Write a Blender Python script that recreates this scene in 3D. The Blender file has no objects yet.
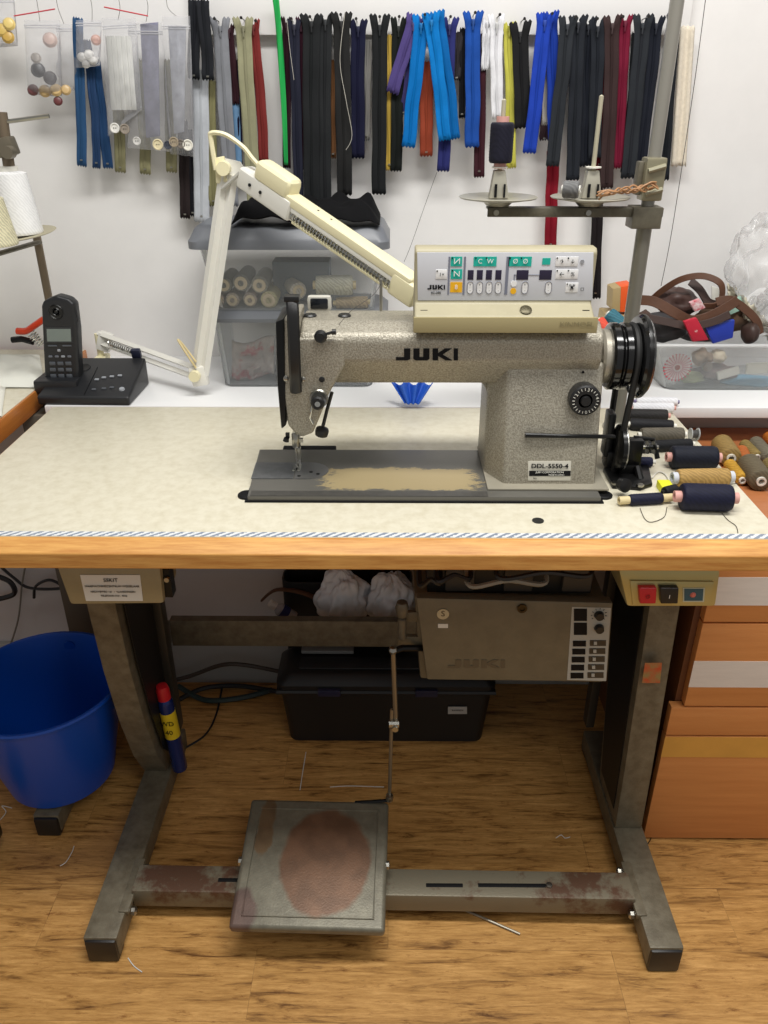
import bpy, bmesh, math, random
from mathutils import Vector, Matrix, noise
random.seed(7)
C = bpy.context.scene.collection
PI = math.pi
F = 790.0
H = 1.32
PITCH, YAW = math.radians(27.5), math.radians(0.45)
V = Vector

# ---------------------------------------------------------------- camera
cam = bpy.data.cameras.new('camera'); camo = bpy.data.objects.new('camera', cam); C.objects.link(camo)
cam.sensor_fit = 'VERTICAL'; cam.sensor_height = 24; cam.sensor_width = 18; cam.lens = 24 * F / 1024
cam.clip_start = .02
camo.location = (0, 0, H); camo.rotation_euler = (PI/2 - PITCH, 0, YAW)
bpy.context.scene.camera = camo
RM = camo.rotation_euler.to_matrix()
def ray(x, y): return RM @ V(((x-384)/F, -(y-512)/F, -1))
def ay(x, y, Y):
    d = ray(x, y); t = Y / d.y
    return V((d.x*t, Y, H + d.z*t))
def az(x, y, Z):
    d = ray(x, y); t = (Z - H) / d.z
    return V((d.x*t, d.y*t, Z))

# ---------------------------------------------------------------- materials
def lin(c):
    if max(c) > 1: c = [v/255 for v in c]
    return tuple((v/12.92 if v <= .04045 else ((v+.055)/1.055)**2.4) for v in c[:3]) + (1,)
MATS = {}
def M(name, col, rough=.5, metal=0, var=0, vscale=20, bump=0, bscale=200, alpha=1, coat=0, col2=None, stretch=(1,1,1), spec=.5, sheen=0, thr=None):
    if name in MATS: return MATS[name]
    m = bpy.data.materials.new(name); m.use_nodes = True; MATS[name] = m
    nt = m.node_tree; N = nt.nodes; L = nt.links; b = N['Principled BSDF']
    c = lin(col); b.inputs['Base Color'].default_value = c
    b.inputs['Roughness'].default_value = rough; b.inputs['Metallic'].default_value = metal
    b.inputs['Coat Weight'].default_value = coat; b.inputs['Specular IOR Level'].default_value = spec
    if sheen: b.inputs['Sheen Weight'].default_value = sheen
    b.inputs['Alpha'].default_value = alpha
    tc = N.new('ShaderNodeTexCoord'); mp = N.new('ShaderNodeMapping'); mp.inputs['Scale'].default_value = stretch
    L.new(tc.outputs['Object'], mp.inputs['Vector'])
    if var or col2:
        n = N.new('ShaderNodeTexNoise'); n.inputs['Scale'].default_value = vscale; n.inputs['Detail'].default_value = 6; n.inputs['Roughness'].default_value = .65
        L.new(mp.outputs[0], n.inputs['Vector'])
        r = N.new('ShaderNodeValToRGB'); L.new(n.outputs['Fac'], r.inputs['Fac'])
        c2 = lin(col2) if col2 else tuple(v*(1-var) for v in c[:3]) + (1,)
        lo, hi = thr or (.35, .65)
        r.color_ramp.elements[0].position = lo; r.color_ramp.elements[1].position = hi
        r.color_ramp.elements[0].color = c2
        r.color_ramp.elements[1].color = c if col2 else tuple(min(1, v*(1+var*.5)) for v in c[:3]) + (1,)
        L.new(r.outputs[0], b.inputs['Base Color'])
    if bump:
        n2 = N.new('ShaderNodeTexNoise'); n2.inputs['Scale'].default_value = bscale; n2.inputs['Detail'].default_value = 3
        L.new(mp.outputs[0], n2.inputs['Vector'])
        bp = N.new('ShaderNodeBump'); bp.inputs['Strength'].default_value = bump; bp.inputs['Distance'].default_value = .002
        L.new(n2.outputs['Fac'], bp.inputs['Height']); L.new(bp.outputs[0], b.inputs['Normal'])
    return m
def clearmat(name, col, alpha, rough=.15, bump=0, bscale=30):
    """clear plastic: see-through film with a glossy surface"""
    if name in MATS: return MATS[name]
    m = M(name, col, rough, bump=bump, bscale=bscale); nt = m.node_tree; N = nt.nodes; L = nt.links
    b = N['Principled BSDF']; out = N['Material Output']
    t = N.new('ShaderNodeBsdfTransparent'); mx = N.new('ShaderNodeMixShader'); lw = N.new('ShaderNodeLayerWeight'); lw.inputs['Blend'].default_value = .25
    ma = N.new('ShaderNodeMath'); ma.operation = 'MULTIPLY_ADD'; ma.inputs[1].default_value = .6; ma.inputs[2].default_value = alpha; ma.use_clamp = True
    L.new(lw.outputs['Fresnel'], ma.inputs[0]); L.new(ma.outputs[0], mx.inputs[0])
    L.new(t.outputs[0], mx.inputs[1]); L.new(b.outputs[0], mx.inputs[2]); L.new(mx.outputs[0], out.inputs['Surface'])
    return m
def woodmat(name, light, dark, scale=14, along='x', rough=.45, coat=.15, contrast=(.35,.7)):
    if name in MATS: return MATS[name]
    st = {'x': (1, 14, 14), 'y': (14, 1, 14), 'z': (14, 14, 1)}[along]
    return M(name, light, rough, col2=dark, vscale=scale/4, stretch=st, coat=coat, bump=.12, bscale=scale*2, thr=contrast)
def threadmat(name, col, axis='Z', rough=.6, k=900):
    """wound thread: fine diagonal winding bands in bump and a slight tone variation"""
    if name in MATS: return MATS[name]
    m = M(name, col, rough, spec=.25, bump=.25, bscale=1200); nt = m.node_tree; N = nt.nodes; L = nt.links; b = N['Principled BSDF']
    tc = N.new('ShaderNodeTexCoord'); w = N.new('ShaderNodeTexNoise'); w.inputs['Scale'].default_value = 60; w.inputs['Detail'].default_value = 4
    L.new(tc.outputs['Object'], w.inputs['Vector'])
    r = N.new('ShaderNodeValToRGB'); c = lin(col)
    r.color_ramp.elements[0].color = tuple(v*.74 for v in c[:3])+(1,); r.color_ramp.elements[1].color = tuple(min(1, v*1.08+.001) for v in c[:3])+(1,)
    r.color_ramp.elements[0].position = .35; r.color_ramp.elements[1].position = .65
    wv = N.new('ShaderNodeTexWave'); wv.bands_direction = 'DIAGONAL'; wv.inputs['Scale'].default_value = 75; wv.inputs['Distortion'].default_value = 6; wv.inputs['Detail'].default_value = 2
    L.new(tc.outputs['Object'], wv.inputs['Vector']); mr = N.new('ShaderNodeMix'); mr.inputs['Factor'].default_value = .35; L.new(w.outputs['Fac'], mr.inputs[2]); L.new(wv.outputs['Fac'], mr.inputs[3])
    L.new(mr.outputs[0], r.inputs['Fac']); L.new(r.outputs[0], b.inputs['Base Color'])
    if max(col) > 215: r.color_ramp.elements[0].color = tuple(v*.95 for v in c[:3])+(1,)
    return m

# ---------------------------------------------------------------- mesh building
BASE = {}      # world location of the thing each object belongs to
def rotm(ax, deg): return Matrix.Rotation(math.radians(deg), 4, ax)
class MB:
    def __init__(s): s.v = []; s.f = []
    def add(s, vs, fs):
        b = len(s.v); s.v += [V(p) for p in vs]; s.f += [tuple(b+i for i in q) for q in fs]; return s
    def box(s, lo, hi, m=None):
        (a,b,c),(d,e,f) = lo, hi
        vs = [V(p) for p in ((a,b,c),(d,b,c),(d,e,c),(a,e,c),(a,b,f),(d,b,f),(d,e,f),(a,e,f))]
        if m is not None: vs = [m @ p for p in vs]
        return s.add(vs, [(3,2,1,0),(4,5,6,7),(0,1,5,4),(1,2,6,5),(2,3,7,6),(3,0,4,7)])
    def cbox(s, c, size, m=None):
        h = V(size)/2; mm = Matrix.Translation(V(c))
        if m is not None: mm = mm @ m
        return s.box(-h, h, mm)
    def rbox(s, lo, hi, r=.003, seg=2, m=None):
        bm = bmesh.new(); bmesh.ops.create_cube(bm, size=1)
        lo, hi = V(lo), V(hi); sz = hi-lo; c = (lo+hi)/2
        for v in bm.verts: v.co = V((v.co.x*sz.x, v.co.y*sz.y, v.co.z*sz.z)) + c
        bmesh.ops.bevel(bm, geom=list(bm.edges), offset=min(r, min(sz)*.49), segments=seg, profile=.6, affect='EDGES')
        return s.bm(bm, m)
    def crbox(s, c, size, r=.003, m=None, seg=2):
        h = V(size)/2; mm = Matrix.Translation(V(c))
        if m is not None: mm = mm @ m
        return s.rbox(-h, h, r, seg, mm)
    def bm(s, bm, m=None):
        bm.verts.index_update()
        s.add([(m @ v.co if m is not None else v.co.copy()) for v in bm.verts], [tuple(v.index for v in f.verts) for f in bm.faces]); bm.free(); return s
    def prism(s, pts, off, bev=0, seg=2):
        """closed polygon (world points) extruded by vector off, optional bevel"""
        bm = bmesh.new(); off = V(off)
        a = [bm.verts.new(V(p)) for p in pts]; b = [bm.verts.new(V(p)+off) for p in pts]; n = len(pts)
        bm.faces.new(a); bm.faces.new(b[::-1])
        for i in range(n): bm.faces.new((a[i], b[i], b[(i+1)%n], a[(i+1)%n]))
        bmesh.ops.recalc_face_normals(bm, faces=list(bm.faces))
        if bev: bmesh.ops.bevel(bm, geom=list(bm.edges), offset=bev, segments=seg, profile=.6, affect='EDGES')
        return s.bm(bm)
    def tube(s, path, r, n=8, flat=1.0, closed=False):
        path = [V(p) for p in path]; k = len(path)
        rs = r if isinstance(r, (list, tuple)) else [r]*k
        rings = []; up = None
        for i, p in enumerate(path):
            if closed: t = path[(i+1)%k] - path[i-1]
            else: t = path[min(i+1,k-1)] - path[max(i-1,0)]
            if t.length < 1e-9: t = V((0,0,1))
            t.normalize()
            if up is None:
                up = t.cross(V((0,0,1)) if abs(t.z) < .9 else V((0,1,0))).normalized()
            else:
                up = (up - t*up.dot(t)); up = up.normalized() if up.length > 1e-6 else t.orthogonal().normalized()
            w = t.cross(up)
            rings.append([p + up*math.cos(2*PI*j/n)*rs[i] + w*math.sin(2*PI*j/n)*rs[i]*flat for j in range(n)])
        vs = [q for rg in rings for q in rg]; fs = []
        for i in range(k if closed else k-1):
            for j in range(n):
                a, b = i*n, ((i+1)%k)*n
                fs.append((a+j, a+(j+1)%n, b+(j+1)%n, b+j))
        if not closed: fs += [tuple(range(n))[::-1], tuple((k-1)*n+j for j in range(n))]
        return s.add(vs, fs)
    def lathe(s, prof, o=(0,0,0), axis=(0,0,1), n=32, cap=True):
        o = V(o); axis = V(axis).normalized(); u = axis.orthogonal().normalized(); w = axis.cross(u)
        vs = []; fs = []
        for (r, t) in prof:
            vs += [o + axis*t + u*math.cos(2*PI*j/n)*r + w*math.sin(2*PI*j/n)*r for j in range(n)]
        for i in range(len(prof)-1):
            for j in range(n): fs.append((i*n+j, i*n+(j+1)%n, (i+1)*n+(j+1)%n, (i+1)*n+j))
        if cap:
            if prof[0][0] > 1e-6: fs.append(tuple(range(n))[::-1])
            if prof[-1][0] > 1e-6: fs.append(tuple((len(prof)-1)*n+j for j in range(n)))
        return s.add(vs, fs)
    def grid(s, fn, nu, nv):
        vs = [fn(i/nu, j/nv) for i in range(nu+1) for j in range(nv+1)]
        return s.add(vs, [(i*(nv+1)+j, (i+1)*(nv+1)+j, (i+1)*(nv+1)+j+1, i*(nv+1)+j+1) for i in range(nu) for j in range(nv)])
    def build(s, name, mat, parent=None, bevel=0, sub=0, solid=0, angle=35, at=None, flip=False):
        me = bpy.data.meshes.new(name)
        if parent is not None: L = BASE[parent.name]
        elif at is not None: L = V(at)
        else:
            lo = V([min(p[i] for p in s.v) for i in range(3)]); hi = V([max(p[i] for p in s.v) for i in range(3)])
            L = V(((lo.x+hi.x)/2, (lo.y+hi.y)/2, lo.z))
        me.from_pydata([p-L for p in s.v], [], s.f)
        bm = bmesh.new(); bm.from_mesh(me); bmesh.ops.remove_doubles(bm, verts=list(bm.verts), dist=1e-6)
        bmesh.ops.recalc_face_normals(bm, faces=list(bm.faces)); bm.to_mesh(me); bm.free()
        o = bpy.data.objects.new(name, me); C.objects.link(o)
        me.polygons.foreach_set('use_smooth', [True]*len(me.polygons)); me.set_sharp_from_angle(angle=math.radians(angle))
        if mat is not None: me.materials.append(mat)
        if parent is not None: o.parent = parent
        else: o.location = L
        BASE[o.name] = L
        if solid: md = o.modifiers.new('s', 'SOLIDIFY'); md.thickness = solid; md.offset = 0
        if bevel: md = o.modifiers.new('b', 'BEVEL'); md.width = bevel; md.segments = 3; md.limit_method = 'ANGLE'; md.angle_limit = math.radians(40); md.harden_normals = False
        if sub: md = o.modifiers.new('u', 'SUBSURF'); md.levels = sub; md.render_levels = sub
        return o
def tag(o, label=None, cat=None, group=None, kind=None):
    if label: o['label'] = label
    if cat: o['category'] = cat
    if group: o['group'] = group
    if kind: o['kind'] = kind
    return o
def thing(name, loc, label, cat, group=None):
    o = bpy.data.objects.new(name, None); C.objects.link(o); o.location = loc; BASE[o.name] = V(loc); o.empty_display_size = .05
    return tag(o, label, cat, group)
def text(s, size, loc, mat, parent, rot=(PI/2,0,0), sx=1, name='lettering', ext=.0002, align='CENTER', bold=0):
    cu = bpy.data.curves.new(name, 'FONT'); cu.body = s; cu.size = size; cu.extrude = ext; cu.align_x = align; cu.align_y = 'CENTER'; cu.offset = bold
    cu.resolution_u = 3
    t = bpy.data.objects.new('tmp', cu); C.objects.link(t); bpy.context.view_layer.update()
    me = bpy.data.meshes.new_from_object(t.evaluated_get(bpy.context.evaluated_depsgraph_get())); bpy.data.objects.remove(t)
    me.materials.clear(); me.materials.append(mat)
    o = bpy.data.objects.new(name, me); C.objects.link(o); o.parent = parent
    o.location = V(loc) - BASE[parent.name]; o.rotation_euler = rot; o.scale = (sx, 1, 1)
    return o
def quadface(mb, a, b, c, d, th=.001, n=(0,-1,0)):
    """a thin plate whose front corners are a b c d"""
    n = V(n).normalized(); return mb.prism([V(p) for p in (a,b,c,d)], -n*th)
def catmull(pts, k=8):
    pts = [V(p) for p in pts]; out = []
    P = [pts[0]] + pts + [pts[-1]]
    for i in range(1, len(P)-2):
        for j in range(k):
            t = j/k; a,b,c,d = P[i-1],P[i],P[i+1],P[i+2]
            out.append(.5*((2*b)+(c-a)*t+(2*a-5*b+4*c-d)*t*t+(-a+3*b-3*c+d)*t**3))
    out.append(pts[-1]); return out
def rope(name, pts, r, mat, label=None, cat=None, parent=None, k=8, n=6, group=None, kind=None):
    o = MB().tube(catmull(pts, k), r, n).build(name, mat, parent)
    if label: tag(o, label, cat, group, kind)
    return o

# ---------------------------------------------------------------- palette
WHITE = M('white_plastic', (228,226,220), .35)
BLACK = M('black_plastic', (26,26,27), .38)
DKMET = M('dark_metal', (38,38,38), .3, .7)
STEEL = M('steel', (170,168,160), .28, 1)
CHROME = M('chrome', (205,205,200), .15, 1)
OLIVE = M('olive_paint', (112,107,92), .42, .25, var=.18, vscale=60, bump=.15, bscale=400, col2=(96,91,78))
INK = M('ink', (16,16,18), .6, spec=.2)
PAPER = M('white_paper', (226,224,214), .7)

# ---------------------------------------------------------------- setting
def floormat():
    m = M('oak_laminate', (190,140,80), .38, coat=.1); nt = m.node_tree; N = nt.nodes; L = nt.links; b = N['Principled BSDF']
    tc = N.new('ShaderNodeTexCoord')
    br = N.new('ShaderNodeTexBrick'); br.inputs['Scale'].default_value = 1; br.inputs['Brick Width'].default_value = .62; br.inputs['Row Height'].default_value = .125
    br.inputs['Mortar Size'].default_value = .0007; br.inputs['Mortar Smooth'].default_value = .3; br.offset = .37
    br.inputs['Color1'].default_value = (.15,.15,.15,1); br.inputs['Color2'].default_value = (.95,.95,.95,1); br.inputs['Mortar'].default_value = (.5,.5,.5,1)
    L.new(tc.outputs['Object'], br.inputs['Vector'])
    mp = N.new('ShaderNodeMapping'); mp.inputs['Scale'].default_value = (3.0, 26, 1); L.new(tc.outputs['Object'], mp.inputs['Vector'])
    addv = N.new('ShaderNodeVectorMath'); addv.operation = 'MULTIPLY_ADD'; addv.inputs[1].default_value = (7,3,5)
    L.new(br.outputs['Color'], addv.inputs[0]); L.new(mp.outputs[0], addv.inputs[2])
    n1 = N.new('ShaderNodeTexNoise'); n1.inputs['Scale'].default_value = 2.2; n1.inputs['Detail'].default_value = 9; n1.inputs['Roughness'].default_value = .68; n1.inputs['Distortion'].default_value = .8
    L.new(addv.outputs[0], n1.inputs['Vector'])
    r = N.new('ShaderNodeValToRGB'); e = r.color_ramp.elements
    e[0].position = .32; e[0].color = lin((106,68,30)); e[1].position = .70; e[1].color = lin((226,176,108))
    e2 = r.color_ramp.elements.new(.46); e2.color = lin((196,148,84))
    L.new(n1.outputs['Fac'], r.inputs['Fac'])
    nf = N.new('ShaderNodeTexNoise'); nf.inputs['Scale'].default_value = 6; nf.inputs['Detail'].default_value = 8; nf.inputs['Roughness'].default_value = .8
    mpf = N.new('ShaderNodeMapping'); mpf.inputs['Scale'].default_value = (3.5, 34, 1); L.new(tc.outputs['Object'], mpf.inputs['Vector']); L.new(mpf.outputs[0], nf.inputs['Vector'])
    rf = N.new('ShaderNodeValToRGB'); rf.color_ramp.elements[0].position = .36; rf.color_ramp.elements[1].position = .6
    rf.color_ramp.elements[0].color = (.66,.60,.52,1); rf.color_ramp.elements[1].color = (1.0,1.0,1.0,1); L.new(nf.outputs['Fac'], rf.inputs['Fac'])
    mf = N.new('ShaderNodeMix'); mf.data_type = 'RGBA'; mf.blend_type = 'MULTIPLY'; mf.inputs[0].default_value = 1; L.new(r.outputs[0], mf.inputs[6]); L.new(rf.outputs[0], mf.inputs[7])
    # small dark knots and pores
    n2 = N.new('ShaderNodeTexNoise'); n2.inputs['Scale'].default_value = 5.5; n2.inputs['Detail'].default_value = 8; n2.inputs['Roughness'].default_value = .75
    mp2 = N.new('ShaderNodeMapping'); mp2.inputs['Scale'].default_value = (4, 14, 1); L.new(tc.outputs['Object'], mp2.inputs['Vector']); L.new(mp2.outputs[0], n2.inputs['Vector'])
    r2 = N.new('ShaderNodeValToRGB'); r2.color_ramp.elements[0].position = .33; r2.color_ramp.elements[1].position = .44
    r2.color_ramp.elements[0].color = (.50,.40,.30,1); r2.color_ramp.elements[1].color = (1,1,1,1); L.new(n2.outputs['Fac'], r2.inputs['Fac'])
    mx = N.new('ShaderNodeMix'); mx.data_type = 'RGBA'; mx.blend_type = 'MULTIPLY'; mx.inputs[0].default_value = 1
    L.new(mf.outputs[2], mx.inputs[6]); L.new(r2.outputs[0], mx.inputs[7])
    mx2 = N.new('ShaderNodeMix'); mx2.data_type = 'RGBA'; mx2.blend_type = 'MIX'
    ma = N.new('ShaderNodeMath'); ma.operation = 'MULTIPLY'; ma.inputs[1].default_value = .3; L.new(br.outputs['Fac'], ma.inputs[0]); L.new(ma.outputs[0], mx2.inputs[0])
    L.new(mx.outputs[2], mx2.inputs[6]); mx2.inputs[7].default_value = lin((70,45,25))
    L.new(mx2.outputs[2], b.inputs['Base Color'])
    bp = N.new('ShaderNodeBump'); bp.inputs['Strength'].default_value = .12; bp.inputs['Distance'].default_value = .002; L.new(n1.outputs['Fac'], bp.inputs['Height']); L.new(bp.outputs[0], b.inputs['Normal'])
    return m
def S(name, mb, mat, **k): return tag(mb.build(name, mat, **k), kind='structure')
YW = 1.84       # back wall above the ledge
YK = 1.60       # lower wall under the ledge
T = .78         # table top
WALL = M('wall_paint', (232,230,228), .75, var=.035, vscale=6, bump=.25, bscale=14)
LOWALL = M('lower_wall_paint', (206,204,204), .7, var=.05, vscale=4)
S('floor', MB().box((-2.2,-.6,-.05), (2.2,YW+.1,0)), floormat(), at=(0,0,0))
S('wall_back', MB().box((-2.2,YW,-.0), (2.2,YW+.1,2.7)), WALL)
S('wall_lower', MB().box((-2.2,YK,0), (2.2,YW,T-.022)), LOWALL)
SHELF = M('ledge_paint', (236,236,236), .35)
S('wall_ledge', MB().rbox((-.69,1.49,T-.022), (2.2,YW,T), .003), SHELF)
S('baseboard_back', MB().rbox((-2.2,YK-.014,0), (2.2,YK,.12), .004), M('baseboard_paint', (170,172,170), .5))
# board that carries the nails
bl, br_ = ay(194,35,YW-.02), ay(688,35,YW-.02)
board = MB().rbox((bl.x,YW-.02,bl.z), (br_.x,YW,bl.z+.16), .002).build('nail_board', M('board_paint', (233,231,229), .6))
tag(board, 'white painted board on the wall that the zippers hang from', 'board')

# ---------------------------------------------------------------- sewing table with its stand
tx0, tx1 = -.672, .552
TY0, TY1 = .958, 1.486
tab = thing('sewing_table', (-.05,1.2,0), 'cream topped sewing table with wooden edge and grey metal treadle stand', 'table')
OAK = woodmat('oak_edge', (228,174,96), (186,122,54), 44, 'x', .5, 0, (.3,.7))
LAM = M('cream_laminate', (216,210,190), .36, col2=(200,192,168), vscale=55, bump=.05, bscale=300, thr=(.25,.6))
prof = [(TY0-.022,T-.038),(TY0-.022,T-.0145),(TY0-.002,T-.0012),(TY0,T-.0008),(TY1,T-.0008),(TY1,T-.038)]
MB().prism([(tx0,y,z) for y,z in prof], (tx1-tx0,0,0)).build('tabletop', OAK, tab, bevel=.0015)
MB().rbox((tx0+.002,TY0+.002,T-.002), (tx1-.001,TY1-.001,T), .0006).build('laminate_surface', LAM, tab)
# measuring tape glued along the front edge
def tapemat():
    m = M('tape_print', (226,230,232), .4); nt = m.node_tree; N = nt.nodes; L = nt.links
    tc = N.new('ShaderNodeTexCoord'); sp = N.new('ShaderNodeSeparateXYZ'); L.new(tc.outputs['Object'], sp.inputs[0])
    a = N.new('ShaderNodeMath'); a.operation = 'MULTIPLY_ADD'; a.inputs[1].default_value = -1.2; L.new(sp.outputs['Y'], a.inputs[0]); L.new(sp.outputs['X'], a.inputs[2])
    b2 = N.new('ShaderNodeMath'); b2.operation = 'MULTIPLY'; b2.inputs[1].default_value = 70; L.new(a.outputs[0], b2.inputs[0])
    c = N.new('ShaderNodeMath'); c.operation = 'FRACT'; L.new(b2.outputs[0], c.inputs[0])
    n = N.new('ShaderNodeTexNoise'); n.inputs['Scale'].default_value = 260; L.new(tc.outputs['Object'], n.inputs['Vector'])
    d = N.new('ShaderNodeMath'); d.operation = 'ADD'; L.new(c.outputs[0], d.inputs[0]); L.new(n.outputs['Fac'], d.inputs[1])
    r = N.new('ShaderNodeValToRGB'); r.color_ramp.elements[0].position = .95; r.color_ramp.elements[1].position = 1.08
    r.color_ramp.elements[0].color = lin((128,138,156)); r.color_ramp.elements[1].color = lin((220,223,224)); L.new(d.outputs[0], r.inputs['Fac'])
    L.new(r.outputs[0], N['Principled BSDF'].inputs['Base Color']); return m
tp = MB().box((tx0+.004,TY0+.003,T), (tx1-.004,TY0+.0155,T+.0006))
tp = tp.build('measuring_tape', tapemat(), tab); tag(tp, 'blue and white measuring tape glued along the front edge')
# black ink spot / plug hole in the top
pt = az(538,521,T)
MB().lathe([(.0085,0),(.0085,.0012),(.006,.0016),(0,.0016)], pt, n=24).build('hole_plug', BLACK, tab)

# --- stand
TZ = T-.038
MS = M('stand_paint', (120,113,95), .45, .2, col2=(98,90,73), vscale=45, bump=.2, bscale=350)
WORN = M('worn_stand_paint', (122,115,97), .45, .25, col2=(92,66,50), vscale=9, bump=.2, bscale=350, thr=(.42,.5))
def foot(side):
    sx = -1 if side == 'l' else 1
    xo = -.490 if sx < 0 else .469
    y0 = .852 if sx < 0 else .842
    f = MB().rbox((xo-.029,y0,.012), (xo+.029,1.36,.058), .004)
    f = f.build('foot', MS, tab)
    MB().rbox((xo-.027,y0-.005,.0), (xo+.027,y0+.03,.054), .006).build('foot_cap', BLACK, f)
    MB().rbox((xo-.027,1.33,.0), (xo+.027,1.365,.054), .006).build('foot_cap', BLACK, f)
    # clamping plate on the inner edge
    xi = xo - sx*.026
    MB().rbox((xi-.009,.90,.05), (xi+.009,1.01,.061), .002).build('clamp_plate', MS, f)
    xb = xo - sx*.036
    for yy in (.913,1.0):
        MB().lathe([(.0,0),(.008,0),(.008,.006),(.004,.009),(0,.009)], (xb,yy,.045), (-sx,0,0), 8).build('bolt', STEEL, f)
    return xo
xl, xr = foot('l'), foot('r')
# left column: bent front, wide at the top
def column(pts, x, w, sx):
    c = MB()
    outl = pts
    # front flange
    n = len(outl)
    fr = outl[:n//2]; bk = outl[n//2:]
    c.prism([(x-w/2, y, z) for y, z in outl], (w,0,0), .003)
    return c.build('column', MS, tab)
lp = [(1.230,.058),(1.190,.14),(1.158,.26),(1.135,.40),(1.123,.56),(1.112,TZ),(1.33,TZ),(1.31,.56),(1.30,.40),(1.293,.26),(1.288,.14),(1.285,.058)]
cl = column(lp, xl-.004, .050, -1)
rp = [(1.088,.058),(1.095,.20),(1.110,.40),(1.122,.56),(1.13,TZ),(1.36,TZ),(1.34,.56),(1.30,.40),(1.25,.20),(1.22,.058)]
cr = column(rp, xr, .052, 1)
# dark recess panels and bolts on the inner faces
for (col_, pl, x, sx) in ((cl, lp, xl+.026, 1), (cr, rp, xr-.026, -1)):
    q = pl; n = len(q)
    inner = []
    for i, (y, z) in enumerate(q):
        k = .022 if i < n//2 else -.012
        inner.append((x + sx*.0006, y+k, max(z+(.03 if z < .1 else (-.01 if z > .7 else 0)), .08)))
    MB().prism(inner, (sx*.0014,0,0)).build('recess_panel', M('recess_black', (24,23,22), .5), col_)
    rail = [(x+sx*.004, 1.295 if sx > 0 else 1.235, .09), (x+sx*.02, 1.295 if sx>0 else 1.235, .09)]
    ymid = 1.28 if sx > 0 else 1.30
    MB().rbox((min(x+sx*.0,x+sx*.018), ymid, .12), (max(x,x+sx*.018), ymid+.03, TZ), .003).build('height_slide', M('slide_metal', (70,66,58), .45, .4), col_)
    for zz in (.62,.53):
        yb = ymid-.045
        MB().lathe([(0,0),(.011,0),(.011,.003),(.008,.003),(.007,.010),(0,.010)], (x+sx*.002,yb,zz), (sx,0,0), 6).build('bolt', STEEL, col_)
# lower crossbar
cb = MB()
yb0, yb1, zb0, zb1 = .934,.990,.028,.070
cbx0, cbx1 = xl+.031, xr-.031
sl = .010/(cbx1-cbx0)
def cby(x): return -(x-cbx0)*sl
cb.prism([(cbx0,yb0,zb0),(cbx0,yb1,zb0),(cbx0,yb1,zb1),(cbx0,yb0,zb1)], (cbx1-cbx0,-.010,0), .004)
cbo = cb.build('crossbar', WORN, tab)
for (a, b) in ((426,463),(478,546)):
    p, q = az(a,885,zb1+.0006), az(b,886,zb1+.0006)
    MB().rbox((p.x,p.y-.004,zb1-.002), (q.x,p.y+.004,zb1+.0008), .001).build('slot', INK, cbo)
p, q = az(218,880,zb1), az(238,880,zb1)
MB().rbox((p.x,p.y-.004,zb1-.002), (q.x+.02,p.y+.004,zb1+.0008), .001).build('slot', INK, cbo)
p = az(549,886,zb1)
MB().lathe([(.006,0),(.006,.004),(0,.005)], p, n=6).build('bolt', STEEL, cbo)
# upper rear brace: a channel with a tray top
zt = .339
MB().prism([(xl+.022,1.38,zt),(xl+.022,1.38,zt-.066),(xl+.022,1.384,zt-.066),(xl+.022,1.384,zt-.004),(xl+.022,1.40,zt-.004),(xl+.022,1.40,zt)], (xr-xl-.044,0,0), .0012).build('rear_brace', MS, tab)
for (x, s_) in ((xl,1),(xr,-1)):
    MB().rbox((x-.02,1.29,zt-.06), (x+.02,1.395,zt-.008), .003).build('brace_bracket', MS, tab)

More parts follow.
